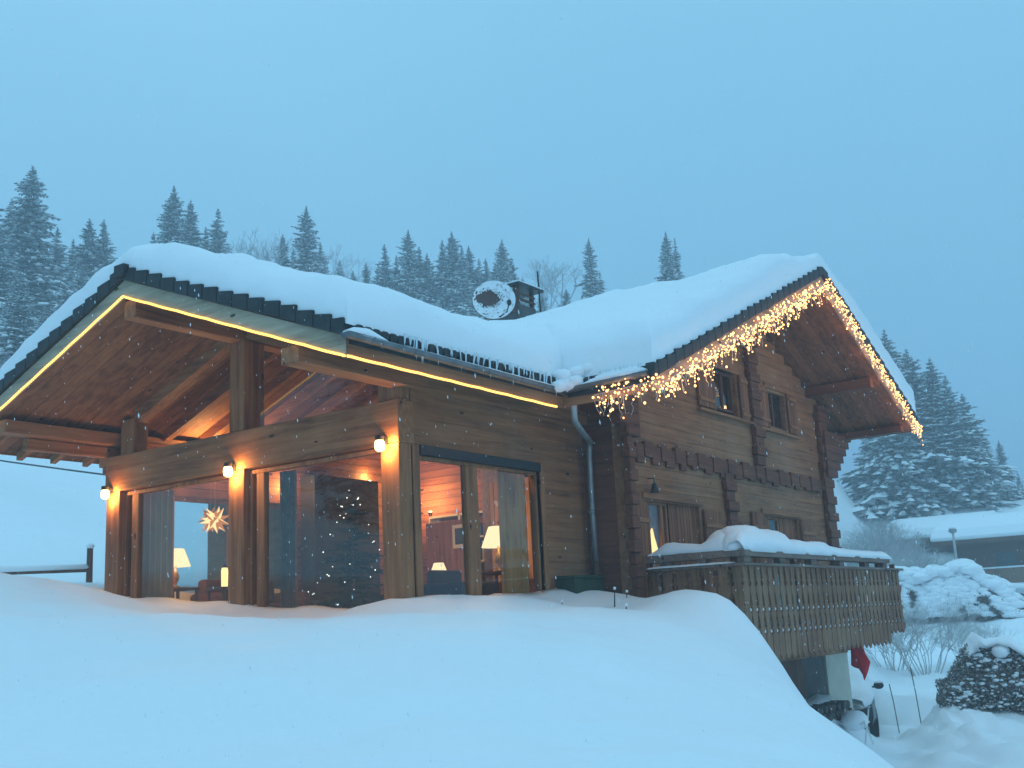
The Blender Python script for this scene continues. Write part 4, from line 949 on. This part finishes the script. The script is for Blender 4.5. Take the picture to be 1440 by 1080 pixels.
for i, (x, r, H, k_, wd) in enumerate(TR):
    put_spruce(k_, dirpt(x, r), H, names[k_]+' right of the chalet, '+['tallest there', 'just right of the tallest', 'partly behind the right eave', 'middle of the stand', 'on the stand\'s right shoulder', 'near the right end', 'small and separate', 'smallest at the far right', 'low beside the chalet corner', 'low and broad in front', 'next to the separate small one', 'shortest, above the neighbouring roofs'][i], 'spruces right of the chalet', wd)
# dark spruces down the slope behind the viewer (seen mirrored in the panes)
for i, (x, y, H) in enumerate(((-34, 34, 17), (-38, 27, 20), (-30, 22, 15), (-40, 42, 18), (-36, 15, 19), (-28, 46, 16), (-44, 52, 21), (-40, 6, 16))):
    t = put_spruce(i % 3, (x, y), H, ['tall dark spruce on the slope behind the viewer'][0], 'spruces behind the viewer', 1.2)

def bare_tree(loc, H, label, seed, group=None, spread=.5, depth=5, rad=.02, bush=False):
    rn = random.Random(seed); t = thing('frosted_bush' if bush else 'bare_tree', loc, label, 'bush' if bush else 'tree', group); b = MB(); tr = MB(); o = Vector(loc)
    def grow(p, d, L_, r, n, B):
        q = p+d*L_*.5+Vector((rn.uniform(-1, 1), rn.uniform(-1, 1), 0))*L_*.05; e = p+d*L_
        B.tube([p, q, e], [r, r*.85, r*.65], 4 if n < 4 else 6, cap=False)
        if n == 0: return
        for i in range(rn.choice((2, 3, 3))):
            nd = (d+Vector((rn.gauss(0, 1), rn.gauss(0, 1), rn.gauss(.15, .6)))*spread).normalized()
            grow(e if i else q.lerp(e, rn.uniform(.4, 1)), nd, L_*rn.uniform(.6, .82), r*.62, n-1, b)
    if bush:
        for i in range(18):
            a_ = rn.uniform(0, 6.28); grow(o+Vector((math.cos(a_), math.sin(a_), 0))*rn.uniform(.05, .45), Vector((math.cos(a_)*.45, math.sin(a_)*.45, 1)).normalized(), H*.30, rad*H, depth, tr)
    else: grow(o, Vector((0, 0, 1)), H*.30, rad*H, depth, tr)
    tr.build('trunk', TRNK if not bush else FROST, t); b.build('crown', FROST, t); return t
for i, (x, r, H) in enumerate(((372, 97, 13.5), (392, 98, 12.8), (495, 99, 11.2), (512, 100, 10), (776, 98, 9.6), (793, 99, 9.0), (758, 101, 7.5))):
    p = dirpt(x, r); bare_tree((p[0], p[1], gz(*p)), H*.92, 'frosted bare tree ' + ['beside the cluster above the living room roof, left one', 'beside the cluster above the living room roof, right one', 'standing left of the wide clump', 'small one touching the wide clump', 'tallest above the roof valley right of the chimney', 'forked one above the roof valley', 'lowest one just right of the chimney'][i], 31+i, 'frosted bare trees on the ridge', .42, 6, .013)
for i, (x, r, H) in enumerate(((15, 62, 3.6), (50, 58, 3.0), (88, 60, 3.4), (118, 62, 3.4), (1205, 70, 4.0), (1225, 66, 3.2), (1250, 62, 2.6), (1190, 60, 3.0), (1240, 74, 4.5), (1198, 76, 5.2), (1215, 80, 5.0), (1232, 66, 4.2), (1256, 70, 3.6), (1186, 72, 4.6), (1272, 68, 2.8))):
    p = dirpt(x, r); bare_tree((p[0], p[1], gz(*p)-.1), H, 'frosted shrub ' + ['at the far left edge under the tall spruce', 'left of the snowy roof edge, second', 'third below the tall left spruces', 'nearest the left roof edge', 'beside the chalet corner, higher up the bank', 'on the bank right of the chalet, in the middle', 'on the bank above the hedge', 'lowest beside the chalet corner', 'tallest on the bank right of the chalet', 'upper one directly beside the corbelled corner', 'upper one in the middle of the bank', 'dense one above the balcony end', 'broad one left of the neighbouring roof', 'half hidden by the chalet corner', 'low one under the neighbouring roof'][i], 71+i, 'frosted shrubs on the slopes', .5, 5, .009, True)

# ------------------------------------------------------------------ fences, bushes, hedges
def post_fence(p0, p1, label):
    p0 = Vector(p0); p1 = Vector(p1); p0.z = gz(p0.x, p0.y); t = thing('wooden_fence', p0, label, 'fence'); L_ = (p1-p0).to_2d().length; n = int(L_/2.2); prev = None
    d = (p1-p0); d.z = 0; d.normalize(); side = Vector((-d.y, d.x, 0))
    rl = MB(); sn = MB()
    for i in range(n+1):
        p = p0+d*(i*2.2); p.z = gz(p.x, p.y); h_ = .72+random.uniform(-.05, .08)
        if i % 2 == 0:
            b = MB(); b.tube([p-Vector((0, 0, .4)), p+Vector((random.uniform(-.03, .03), 0, h_))], [.075, .065], 7); b.build('post', Dk_z, t)
            sn.blob(p+Vector((0, 0, h_+.02)), .09, .09, .07, 8, 5)
        if prev is not None:
            for zz in (.30,): rl.tube([prev+Vector((0, 0, zz)), p+Vector((0, 0, zz+random.uniform(-.05, .05)))], .055, 6); sn.tube([prev+Vector((0, 0, zz+.06)), p+Vector((0, 0, zz+.07))], [.06, .09], 8)
        prev = p
    rl.build('rail', Dk_z, t); sn.build('snow', SNOW, t, smooth=True)
post_fence((14.53, 21.57, 0), (3.0, 28.5, 0), 'dark wooden rail fence half buried in snow left of the chalet')
b = MB()
for y0 in (0, .35):
    P_ = [Vector((20, 75+y0*4, 17.2-y0)).lerp(Vector((22, 26, 4.7-y0)), i/14)-Vector((0, 0, .9*math.sin(math.pi*i/14))) for i in range(15)]
    b.tube(P_, .03, 5)
tag(b.build('overhead_cable', BLACK), 'thin overhead cables sagging across the snow field at left', 'cable')
t = thing('utility_pole', (22, 26, gz(22, 26)), 'wooden pole carrying the cables behind the living room', 'pole'); b = MB(); b.tube([(22, 26, 0), (22, 26, 4.9)], .1, 8); b.build('pole', TRNK, t)

def snow_bush(c, L_, wd, H, label, cat, mt=HEDG, n=900, nb=70, ang=0.0, cover=.6, name='hedge', full=False, top=False):
    """leafy mass with pillows of snow; long axis turned by ang"""
    x0, y0 = c; z0 = gz(x0, y0)-.1; t = thing(name, (x0, y0, z0), label, cat); lf = MB(); sn = MB(); ca, sa = math.cos(ang), math.sin(ang)
    def Wd(u, v, w): return (x0+u*ca-v*sa, y0+u*sa+v*ca, z0+w)
    def env(u): return max(.55 if top else .25, (1-abs(u)**(9 if top else 4))*(1+.10*math.sin(u*7+c[0])+.06*math.sin(u*17)))
    core = MB(); k_ = int(L_/(.35*wd))+1
    for i in range(k_):
        u = -1+2*(i+.5)/k_; core.blob(Wd(u*L_/2*.92, 0, H*env(u)*.42), wd*.42, wd*.42, H*.46*env(u), 12, 8, .10)
    holes = [(random.uniform(-1, 1), random.uniform(.15, .8), random.uniform(.10, .22)) for _ in range(int(L_*3))]
    for i in range(n):
        u = random.uniform(-1, 1); w = random.random()**.8; a_ = random.uniform(-math.pi, math.pi)
        if full:
            h_ = random.choice(holes); u = h_[0]+random.gauss(0, .35)*h_[2]*3/L_; w = min(1, max(0, h_[1]+random.gauss(0, .35)*h_[2])); a_ = random.uniform(-2.4, -.7)
        rr_ = wd*.5*math.sqrt(max(.05, 1-w**3))*random.uniform(.88, 1.06)*(1.12 if full else 1)
        s_ = random.uniform(.02, .05)*max(1, H/1.5); c_ = Vector(Wd(u*L_/2+math.cos(a_)*.15, math.sin(a_)*rr_, w*H*env(u))); a1 = Vector([random.gauss(0, 1) for _ in range(3)]).normalized()*s_; a2 = a1.orthogonal().normalized()*s_*.7
        lf.add([c_-a1, c_+a2, c_+a1, c_-a2], [(0, 1, 2, 3)])
    for i in range(nb):
        u = random.uniform(-1, 1); top_ = random.random() < cover
        if top_: w = H*env(u)*random.uniform(.96, 1.03); v = random.uniform(-.7, .7)*wd/2; r = random.uniform(.16, .34)
        else:
            ww = random.uniform(.12, .92); 
            if full and any(abs(u-h_[0])*L_/2 < h_[2]*1.3 and abs(ww-h_[1])*H < h_[2]*1.5 for h_ in holes): continue
            w = H*env(u)*ww; v = random.choice((-1, -1, -1, 1))*wd*.5*math.sqrt(max(.05, 1-ww**3))*.95; r = random.uniform(.02, .06) if not full else random.uniform(.08, .19)
        sn.blob(Wd(u*L_/2, v, w), r*random.uniform(1, 1.7), r*random.uniform(1, 1.7), r*random.uniform(.5, .8), 9, 6, .09)
    if top:
        pp = []
        for i in range(15):
            u = -.72+1.72*i/14 if i else -.72
            w = Wd(u*L_/2, .05*math.sin(i), H*env(u)*.97); pp.append((*w, .24+.10*math.sin(i*1.7), wd*(.85+.15*math.sin(i*2.3))))
        snow_strip(pp, wd, 'snow', t, seg=.15)
        for u_, v_, w_, r_ in ((.05, -.55, .72, .26), (.25, -.6, .68, .24), (.45, -.5, .78, .28), (.7, -.55, .74, .25), (-.35, -.3, .96, .2)): sn.blob(Wd(u_*L_/2, v_*wd, H*w_), r_*1.4, r_, r_*.85, 14, 9, .03)
        fl = MB(); nf = len(lf.f)
        for i in range(0, nf, 2):
            q = [Vector(lf.v[j]) for j in lf.f[i]]; c_ = sum(q, Vector())/4; fl.add([c_+(p-c_)*1.05+Vector((-.02, 0, .015)) for p in q], [(0, 1, 2, 3)])
        fl.build('frosted_leaves', FROST2, t)
    core.build('twigs', mt, t); lf.build('leaves', mt, t); sn.build('snow', SNOW, t, smooth=True); return t
snow_bush((29.75, 5.95), 4.2, 1.3, 1.55, 'dark clipped hedge with snow pillows beside the yard', 'hedge', n=26000, nb=420, ang=R_(-69), cover=.0, top=True)
snow_bush((31.0, 2.3), 4.0, 1.4, 1.6, 'dark hedge running out of view at the right edge', 'hedge', n=15000, nb=220, ang=R_(-80), cover=.0, top=True)
snow_bush((49, 13.6), 7.0, 3.2, 2.0, 'big snow smothered shrub bed on the bank', 'shrub', n=3600, nb=2900, ang=R_(-75), cover=.30, name='snowy_shrub', full=True)
snow_bush((50.2, 11.4), 2.2, 2.4, 1.3, 'rounded snow smothered shrub at the right end of the bank', 'shrub', n=1200, nb=900, ang=R_(-75), cover=.35, name='snowy_shrub', full=True)
snow_bush((58.5, 17.0), 9.5, 1.6, 1.7, 'long snow capped hedge above the shrub bed', 'hedge', n=3500, nb=1500, ang=R_(-76), cover=.6, full=True)
snow_bush((66, 20.5), 5.0, 3, 2.6, 'snowy mound of shrubs below the neighbouring roof', 'shrub', n=1500, nb=1200, ang=R_(-76), cover=.4, name='snowy_shrub', full=True)
p = (34.8, 9.9); bare_tree((p[0], p[1], gz(*p)-.05), 2.7, 'frosted leafless bush between the balcony and the hedge', 91, None, .42, 6, .0055, True)
bare_tree((35.2, 11.0, gz(35.2, 11.0)-.05), 2.2, 'smaller frosted bush touching the leafless bush', 93, None, .45, 6, .0055, True)
bare_tree((36.5, 8.9, gz(36.5, 8.9)-.05), 1.8, 'low frosted bush just above the hedge', 94, None, .5, 6, .006, True)
for i, (x, y, h_) in enumerate(((28.7, 9.0, 1.15), (28.75, 8.45, 1.55))):
    z = gz(x, y); t = thing('snow_stake', (x, y, z), ['short thin stake', 'taller thin stake'][i]+' standing in the yard snow', 'stake', 'stakes in the yard'); b = MB(); b.tube([(x, y, z-.1), (x-.03, y+.05, z+h_*.6), (x-.05, y+.1, z+h_)], .012, 5); b.build('stem', TRNK, t)
for i, (x, y, h_) in enumerate(((14.2, 8.35, .30), (14.9, 8.55, .16), (13.2, 7.6, .10), (13.4, 8.75, .10))):
    z = gz(x, y); t = thing('plant_stalk', (x, y, z), ['tallest dry stalk with a snow cap', 'short stalk with a snow bead near the balcony', 'lowest bent twig poking from the snow', 'tiny capped stalk left of the tallest'][i], 'stalk', 'stalks poking from the snow'); b = MB(); b.tube([(x, y, z-.1), (x+.02, y-.02, z+h_)], [.012, .008], 5); b.build('stem', BLACK, t)
    b = MB(); b.blob((x+.02, y-.02, z+h_+.015), .022, .022, .025, 8, 5); b.build('snow', SNOW, t, smooth=True)

# ------------------------------------------------------------------ neighbours
def far_house(loc, L_, D_, wallh, rise, label, mt, balcony=True, ov=1.0, open_=True):
    x0, y0, z0 = loc; t = thing('neighbour_house', loc, label, 'house'); x1, y1 = x0+D_, y0+L_
    b = MB(); b.box(x0, x1, y0, y1, z0-1, z0+wallh*.42); b.build('wall', plain('grey_base', (.22, .21, .19), .9), t)
    b = MB(); b.box(x0+.02, x1-.02, y0+.02, y1-.02, z0+wallh*.42, z0+wallh); xm = (x0+x1)/2
    b.prism([(x0+.02, y0+.02, z0+wallh), (x1-.02, y0+.02, z0+wallh), (xm, y0+.02, z0+wallh+rise*.9)], (0, y1-y0-.04, 0)); b.build('wall', Dk_x, t)
    b = MB(); e = rise/(D_/2)
    pr = [(x0-ov, z0+wallh-ov*e), (xm, z0+wallh+rise), (x1+ov, z0+wallh-ov*e), (x1+ov, z0+wallh-ov*e+.25), (xm, z0+wallh+rise+.25), (x0-ov, z0+wallh-ov*e+.25)]
    b.prism([(u, y0-ov, w) for u, w in pr], (0, L_+2*ov, 0)); b.build('roof', Dk_x, t)
    b = MB(); n = 12; sec = []
    for i in range(n*2+1):
        q = i/(2*n); u = (x0-ov-.08)+(x1-x0+2*ov+.16)*q; base = z0+wallh+rise+.26-abs(u-xm)*e; d_ = min(u-(x0-ov-.1), x1+ov+.1-u); sec.append((u, base+.12+.55*math.sqrt(max(0, 1-(1-min(1, d_/.7))**2))-.2*math.exp(-((u-xm)/.8)**2)))
    lo = [(u, z0+wallh+rise+.255-abs(u-xm)*e) for u in (x1+ov+.08, xm, x0-ov-.08)]
    b.prism([(u, y0-ov-.08, w) for u, w in sec+lo], (0, L_+2*ov+.16, 0)); o = b.build('roof_snow', SNOWR, t, bevel=.18)
    o.modifiers[0].segments = 4; o.modifiers[0].angle_limit = R_(50)
    if balcony:
        b = MB(); zb = z0+wallh*.5; b.box(x0-1.0, x0, y0+.3, y1-.3, zb, zb+.12); b.box(x0-1.0, x0-.94, y0+.3, y1-.3, zb+.12, zb+.9); b.build('balcony', SLAT, t)
        b = MB(); b.box(x0-1.05, x0-.9, y0+.3, y1-.3, zb+.9, zb+1.0); b.box(x0-1.04, x0-.9, y0+.3, y1-.3, zb-.1, zb-.01); b.build('balcony_snow', SNOW, t)
        y = y0+1.2
        while y < y1-2:
            f = MB(); f.box(x0-.05, x0+.0, y, y+1.3, z0+wallh*.56, z0+wallh*.86); w_ = f.build('window', Dk_z, t); f = MB(); f.box(x0-.07, x0-.051, y+.1, y+1.2, z0+wallh*.59, z0+wallh*.84); f.build('pane', DIM, w_)
            f = MB(); f.box(x0-.06, x0-.001, y, y+1.4, z0+.3, z0+wallh*.34); w_ = f.build('door', Dk_z, t); y += 2.9
    return t
far_house((74, 2.0, -1.7), 16.5, 9, 5.5, 1.1, 'dark neighbouring chalet with a deep snow roof at the right edge', Dk_x)
far_house((82, 19.3, 0.4), 5.0, 8, 4.2, 1.1, 'half hidden snowy roofed house behind the neighbouring chalet', Dk_x, False)
far_house((92, 26.0, 2.6), 3.0, 5, 3.8, 1.0, 'small snow covered hut farthest behind the neighbouring roofs', Dk_x, False)
x, y = 60.2, 14.95; z = gz(x, y); t = thing('street_lamp', (x, y, z), 'thin snowy street lamp before the neighbouring chalet', 'street lamp')
b = MB(); b.tube([(x, y, z), (x, y, z+3.7)], [.08, .06], 8); b.build('pole', plain('pale_pole', (.4, .4, .4)), t); b = MB(); b.lathe((x, y, z+3.7), [(.08, 0), (.22, .1), (.2, .2), (.03, .26)], 12); b.build('lamp_head', PIPEM, t)
b = MB(); b.blob((x, y, z+3.98), .2, .2, .1, 10, 6); b.build('snow', SNOW, t, smooth=True)

def car(loc, rz, label, paint, snow=True):
    t = thing('parked_car', loc, label, 'car'); o = Vector((0, 0, 0)); t0 = t.location.copy(); t.location = (0, 0, 0)
    # local: nose toward -X, stations (x, zlow, zbelt, ztop, halfwidth belt, halfwidth top)
    ST = [(-2.2, .45, .72, .80, .62, .55), (-2.1, .32, .82, .92, .80, .70), (-1.7, .28, .92, 1.03, .88, .76), (-1.0, .28, .98, 1.10, .90, .78), (-.75, .28, 1.0, 1.16, .90, .76), (-.1, .28, 1.02, 1.60, .90, .66), (.4, .28, 1.03, 1.70, .90, .64), (1.4, .28, 1.04, 1.70, .90, .64), (2.0, .30, 1.04, 1.58, .88, .62), (2.25, .4, 1.0, 1.12, .80, .66)]
    def shell(off, ztop_only=False, z_add=0):
        b = MB(); vs = []; fs = []
        for (x, zl, zb, zt, wb, wt) in ST:
            ring = [(wb*.92, zl), (wb, zl+.18), (wb, zb-.1), (wb*.97, zb), (wt, zt-.06), (wt*.8, zt), (-wt*.8, zt), (-wt, zt-.06), (-wb*.97, zb), (-wb, zb-.1), (-wb, zl+.18), (-wb*.92, zl)]
            if ztop_only: ring = [(wb*.97, zb-.02), (wb*1.0, zb+.03), (wt*1.06, zt+off*.6), (wt*.75, zt+off), (-wt*.75, zt+off), (-wt*1.06, zt+off*.6), (-wb*1.0, zb+.03), (-wb*.97, zb-.02)]
            vs += [(x, u, w) for u, w in ring]
        n = len(ring)
        for i in range(len(ST)-1):
            for k_ in range(n): q = i*n+k_; q2 = i*n+(k_+1) % n; fs.append((q, q2, q2+n, q+n))
        fs += [tuple(range(n)), tuple(range((len(ST)-1)*n, len(ST)*n))[::-1]]; b.add(vs, fs); return b
    shell(0).build('body', paint, t, bevel=.03)
    for sy in (-1, 1):
        b = MB(); b.prism([(-.55, sy*.86, 1.06), (-.08, sy*.69, 1.54), (1.9, sy*.68, 1.54), (2.05, sy*.86, 1.06)], (0, sy*.02, 0)); b.build('side_window', DIM, t)
        b = MB(); b.blob((-2.08, sy*.62, .74), .10, .16, .08, 10, 6); b.build('headlight', plain('lamp_glass', (.4, .42, .45), .15), t, smooth=True)
        b = MB(); b.blob((-.55, sy*1.04, 1.12), .07, .13, .09, 10, 6); b.box(-.58, -.52, min(sy*.88, sy*.98), max(sy*.88, sy*.98), 1.07, 1.11); b.build('mirror', paint, t)
        b = MB(); b.blob((-.55, sy*1.04, 1.20), .07, .12, .04, 10, 6); b.build('mirror_snow', SNOW, t, smooth=True)
        for xx in (-1.35, 1.4):
            b = MB(); b.tube([(xx, sy*.70, .32), (xx, sy*.90, .32)], .33, 20); w_ = b.build('wheel', RUB, t); b = MB(); b.tube([(xx, sy*.895, .32), (xx, sy*.915, .32)], .2, 16); b.build('rim', PIPEM, w_)
    b = MB(); b.box(-2.25, -2.12, -.5, .5, .52, .66); b.box(-2.27, -2.1, -.75, .75, .34, .44); b.build('grille', RUB, t)
    b = MB(); b.box(-2.29, -2.26, -.26, .26, .36, .46); b.build('number_plate', WHITE, t)
    if snow: shell(.14, True).build('snow_cover', SNOW, t, smooth=True)
    t.location = t0; t.rotation_euler.z = rz; return t
car((28.4, 10.4, -3.0), R_(20), 'dark parked car under snow beside the cream wall', CARD)
car((70.5, 15.5, gz(70.5, 15.5)-.1), R_(95), 'pale car parked before the neighbouring chalet', CARW)

# red flag cloth hanging from the balcony end
t = thing('red_flag', (23.65, 8.05, -.8), 'crumpled red flag hanging below the balcony end', 'flag'); b = MB()
FL = [(8.24, -.70), (8.13, -.68), (7.99, -.70), (7.93, -.93), (7.87, -1.11), (7.93, -1.30), (8.00, -1.47), (8.05, -1.36), (8.12, -1.24), (8.20, -1.20), (8.27, -1.16), (8.25, -.95)]
cc = (8.08, -1.0); n = len(FL); vs = []
for rr_ in (1.0, .66, .33):
    for i, (y, z) in enumerate(FL): vs.append((23.65+.045*math.sin(i*1.9)*rr_+.02*math.sin(z*14), cc[0]+(y-cc[0])*rr_, cc[1]+(z-cc[1])*rr_))
vs.append((23.63, *cc)); vb = [(x+.03, y, z) for x, y, z in vs]; m_ = len(vs); fs = []
for k_ in (0, 1):
    for i in range(n): q = k_*n+i; q2 = k_*n+(i+1) % n; fs.append((q, q2, q2+n, q+n))
for i in range(n): fs.append((2*n+i, 2*n+(i+1) % n, 3*n))
fs = fs+[tuple(j+m_ for j in f[::-1]) for f in fs]+[((i+1) % n, i, i+m_, (i+1) % n+m_) for i in range(n)]
b.add(vs+vb, fs); b.build('cloth', RED, t, smooth=True)
b = MB(); b.tube([(23.66, 8.3, -.66), (23.66, 7.9, -.66)], .012, 6); b.build('rod', GOLD, t)

# white folding chair buried in snow
cx, cy_ = 22.75, 8.0; cz = gz(cx, cy_); t = thing('garden_chair', (cx, cy_, cz), 'white folding garden chair full of snow by the woodpile', 'chair')
b = MB()
for s_ in (-1, 1):
    b = MB(); b.tube([(cx-.25, cy_+s_*.24, cz-.05), (cx+.2, cy_+s_*.24, cz+.62)], .016, 6); b.build('arm_tube', WHITE, t)
    b = MB(); b.tube([(cx+.25, cy_+s_*.24, cz-.05), (cx-.15, cy_+s_*.24, cz+.42)], .016, 6); b.build('leg', WHITE, t)
b = MB(); b.box(cx-.2, cx+.22, cy_-.23, cy_+.23, cz+.36, cz+.39); b.build('seat', WHITE, t)
b = MB(); b.blob((cx, cy_, cz+.42), .28, .27, .20, 14, 8, .03); b.build('snow', SNOW, t, smooth=True)

# split logs
LG = MB(); rr = .085
LG.prism([(0, -.085, -.05), (0, .02, -.08), (0, .09, -.01), (0, .04, .07), (0, -.05, .075)], (.42, 0, 0))
lg0 = LG.build('firewood_log', LOGE, bevel=.008); lg1 = LG.build('firewood_log', TRNK); lgd = lg1.data; bpy.data.objects.remove(lg1); first = True; z = None
zb = -3.02; rows = 9
LL = [(19.9+i*.165+(.08 if r_ % 2 else 0), zb+.07+r_*.145) for r_ in range(rows) for i in range(14) if r_ < 8-abs(i-6)*.15]
kinds = ['split log in the snowy stack under the balcony']
for i, (xx, zz) in enumerate(LL):
    o = lg0 if i == 0 else lg0.copy()
    if i: C.objects.link(o)
    o.rotation_euler = (random.uniform(0, 6.28), 0, R_(90)+random.uniform(-.06, .06)) ; o.location = (xx+1.55, 8.35+random.uniform(-.05, .04), zz); o.scale = (1, random.uniform(.8, 1.05), random.uniform(.75, 1.05))
    if random.random() < .45: o.data = lgd
    tag(o, kinds[0], 'firewood', 'split logs stacked against the ground floor wall')
# green box against side wall
t = thing('storage_box', (15.1, 9.35, .1), 'dark green garden box beside the downpipe foot', 'box'); b = MB(); b.box(14.55, 15.36, 9.2, 9.55, -.1, .66); b.build('box', GREEN, t, bevel=.01)
b = MB(); b.box(14.52, 15.38, 9.17, 9.56, .661, .70); b.build('lid', GREEN, t, bevel=.008)
# outside lantern hooks on the gable corner
t = thing('bird_feeder', (16.3, 8.6, 2.2), 'small dark hanging bell on the gable wall corner', 'bell'); b = MB(); b.lathe((16.3, 8.66, 2.02), [(.07, 0), (.06, .05), (.04, .14), (.01, .17)], 12); b.build('bell', BLACK, t); b = MB(); b.tube([(16.3, 8.78, 2.26), (16.3, 8.66, 2.26), (16.3, 8.66, 2.19)], .01, 6); b.build('bracket', BLACK, t)

# indoor fir
tr, cr, sw = spruce_mesh(2.25, .80, 99, 0, .62, .25)
t = thing('christmas_tree', (13.9, 13.2, .15), 'indoor fir dotted with tiny lights behind the middle pane', 'christmas tree')
for q_, nm, mt in ((tr, 'trunk', TRNK), (cr, 'crown', plain('fir_green', (.015, .03, .018), .9))):
    q_.v = [(v[0]+13.9, v[1]+13.2, max(v[2], -.0)+.15) for v in q_.v]; q_.build(nm, mt, t)
for i in range(46):
    h_ = random.random()**1.2; a_ = random.uniform(0, 6.28); r_ = .85*(1-h_)**.85*random.uniform(.8, 1.05)+.03; q = MB(); p_ = (13.9+r_*math.cos(a_), 13.2+r_*math.sin(a_), .3+2.1*h_); s_ = random.uniform(.006, .010)
    q.blob(p_, s_, s_, s_, 6, 4); q.build('fairy_light', XMASB, t)

# ------------------------------------------------------------------ falling snow
b = MB()
for i in range(3900):
    r = random.uniform(2.0, 15.0)**1.0; sx = random.uniform(-.52, .52); sy = random.uniform(-.40, .36)
    p_ = (fw+r2*sx+u2*sy)*r
    if p_.x > 10.7 and p_.y > 9.2: continue
    if p_.z < gz(p_.x, p_.y)+.05: continue
    s_ = random.choice((.0010, .0013, .0017, .0022, .0030))*(.5+r/14); b.add([p_+Vector((s_, 0, 0)), p_+Vector((-s_*.5, s_*.8, 0)), p_+Vector((-s_*.5, -s_*.8, 0)), p_+Vector((0, s_*.3, s_*3.0)), p_+Vector((0, -s_*.3, -s_*3.0))], [(0, 1, 3), (1, 2, 3), (2, 0, 3), (1, 0, 4), (2, 1, 4), (0, 2, 4)])
tag(b.build('falling_snow', SNOW), 'fine snowflakes falling through the air', None, None, 'stuff')
# ------------------------------------------------------------------ haze
hm = bpy.data.materials.new('haze'); hm.use_nodes = True; nt = hm.node_tree; nt.nodes.clear(); o_ = nt.nodes.new('ShaderNodeOutputMaterial'); v_ = nt.nodes.new('ShaderNodeVolumePrincipled')
v_.inputs['Color'].default_value = (0.86, 0.93, 0.98, 1); v_.inputs['Density'].default_value = 0.0030; v_.inputs['Anisotropy'].default_value = 0.2
nt.links.new(v_.outputs[0], o_.inputs['Volume'])
b = MB(); b.box(-78, 144, -68, 144, -8, 52); tag(b.build('haze', hm), 'pale snowy haze in the air', None, None, 'stuff')
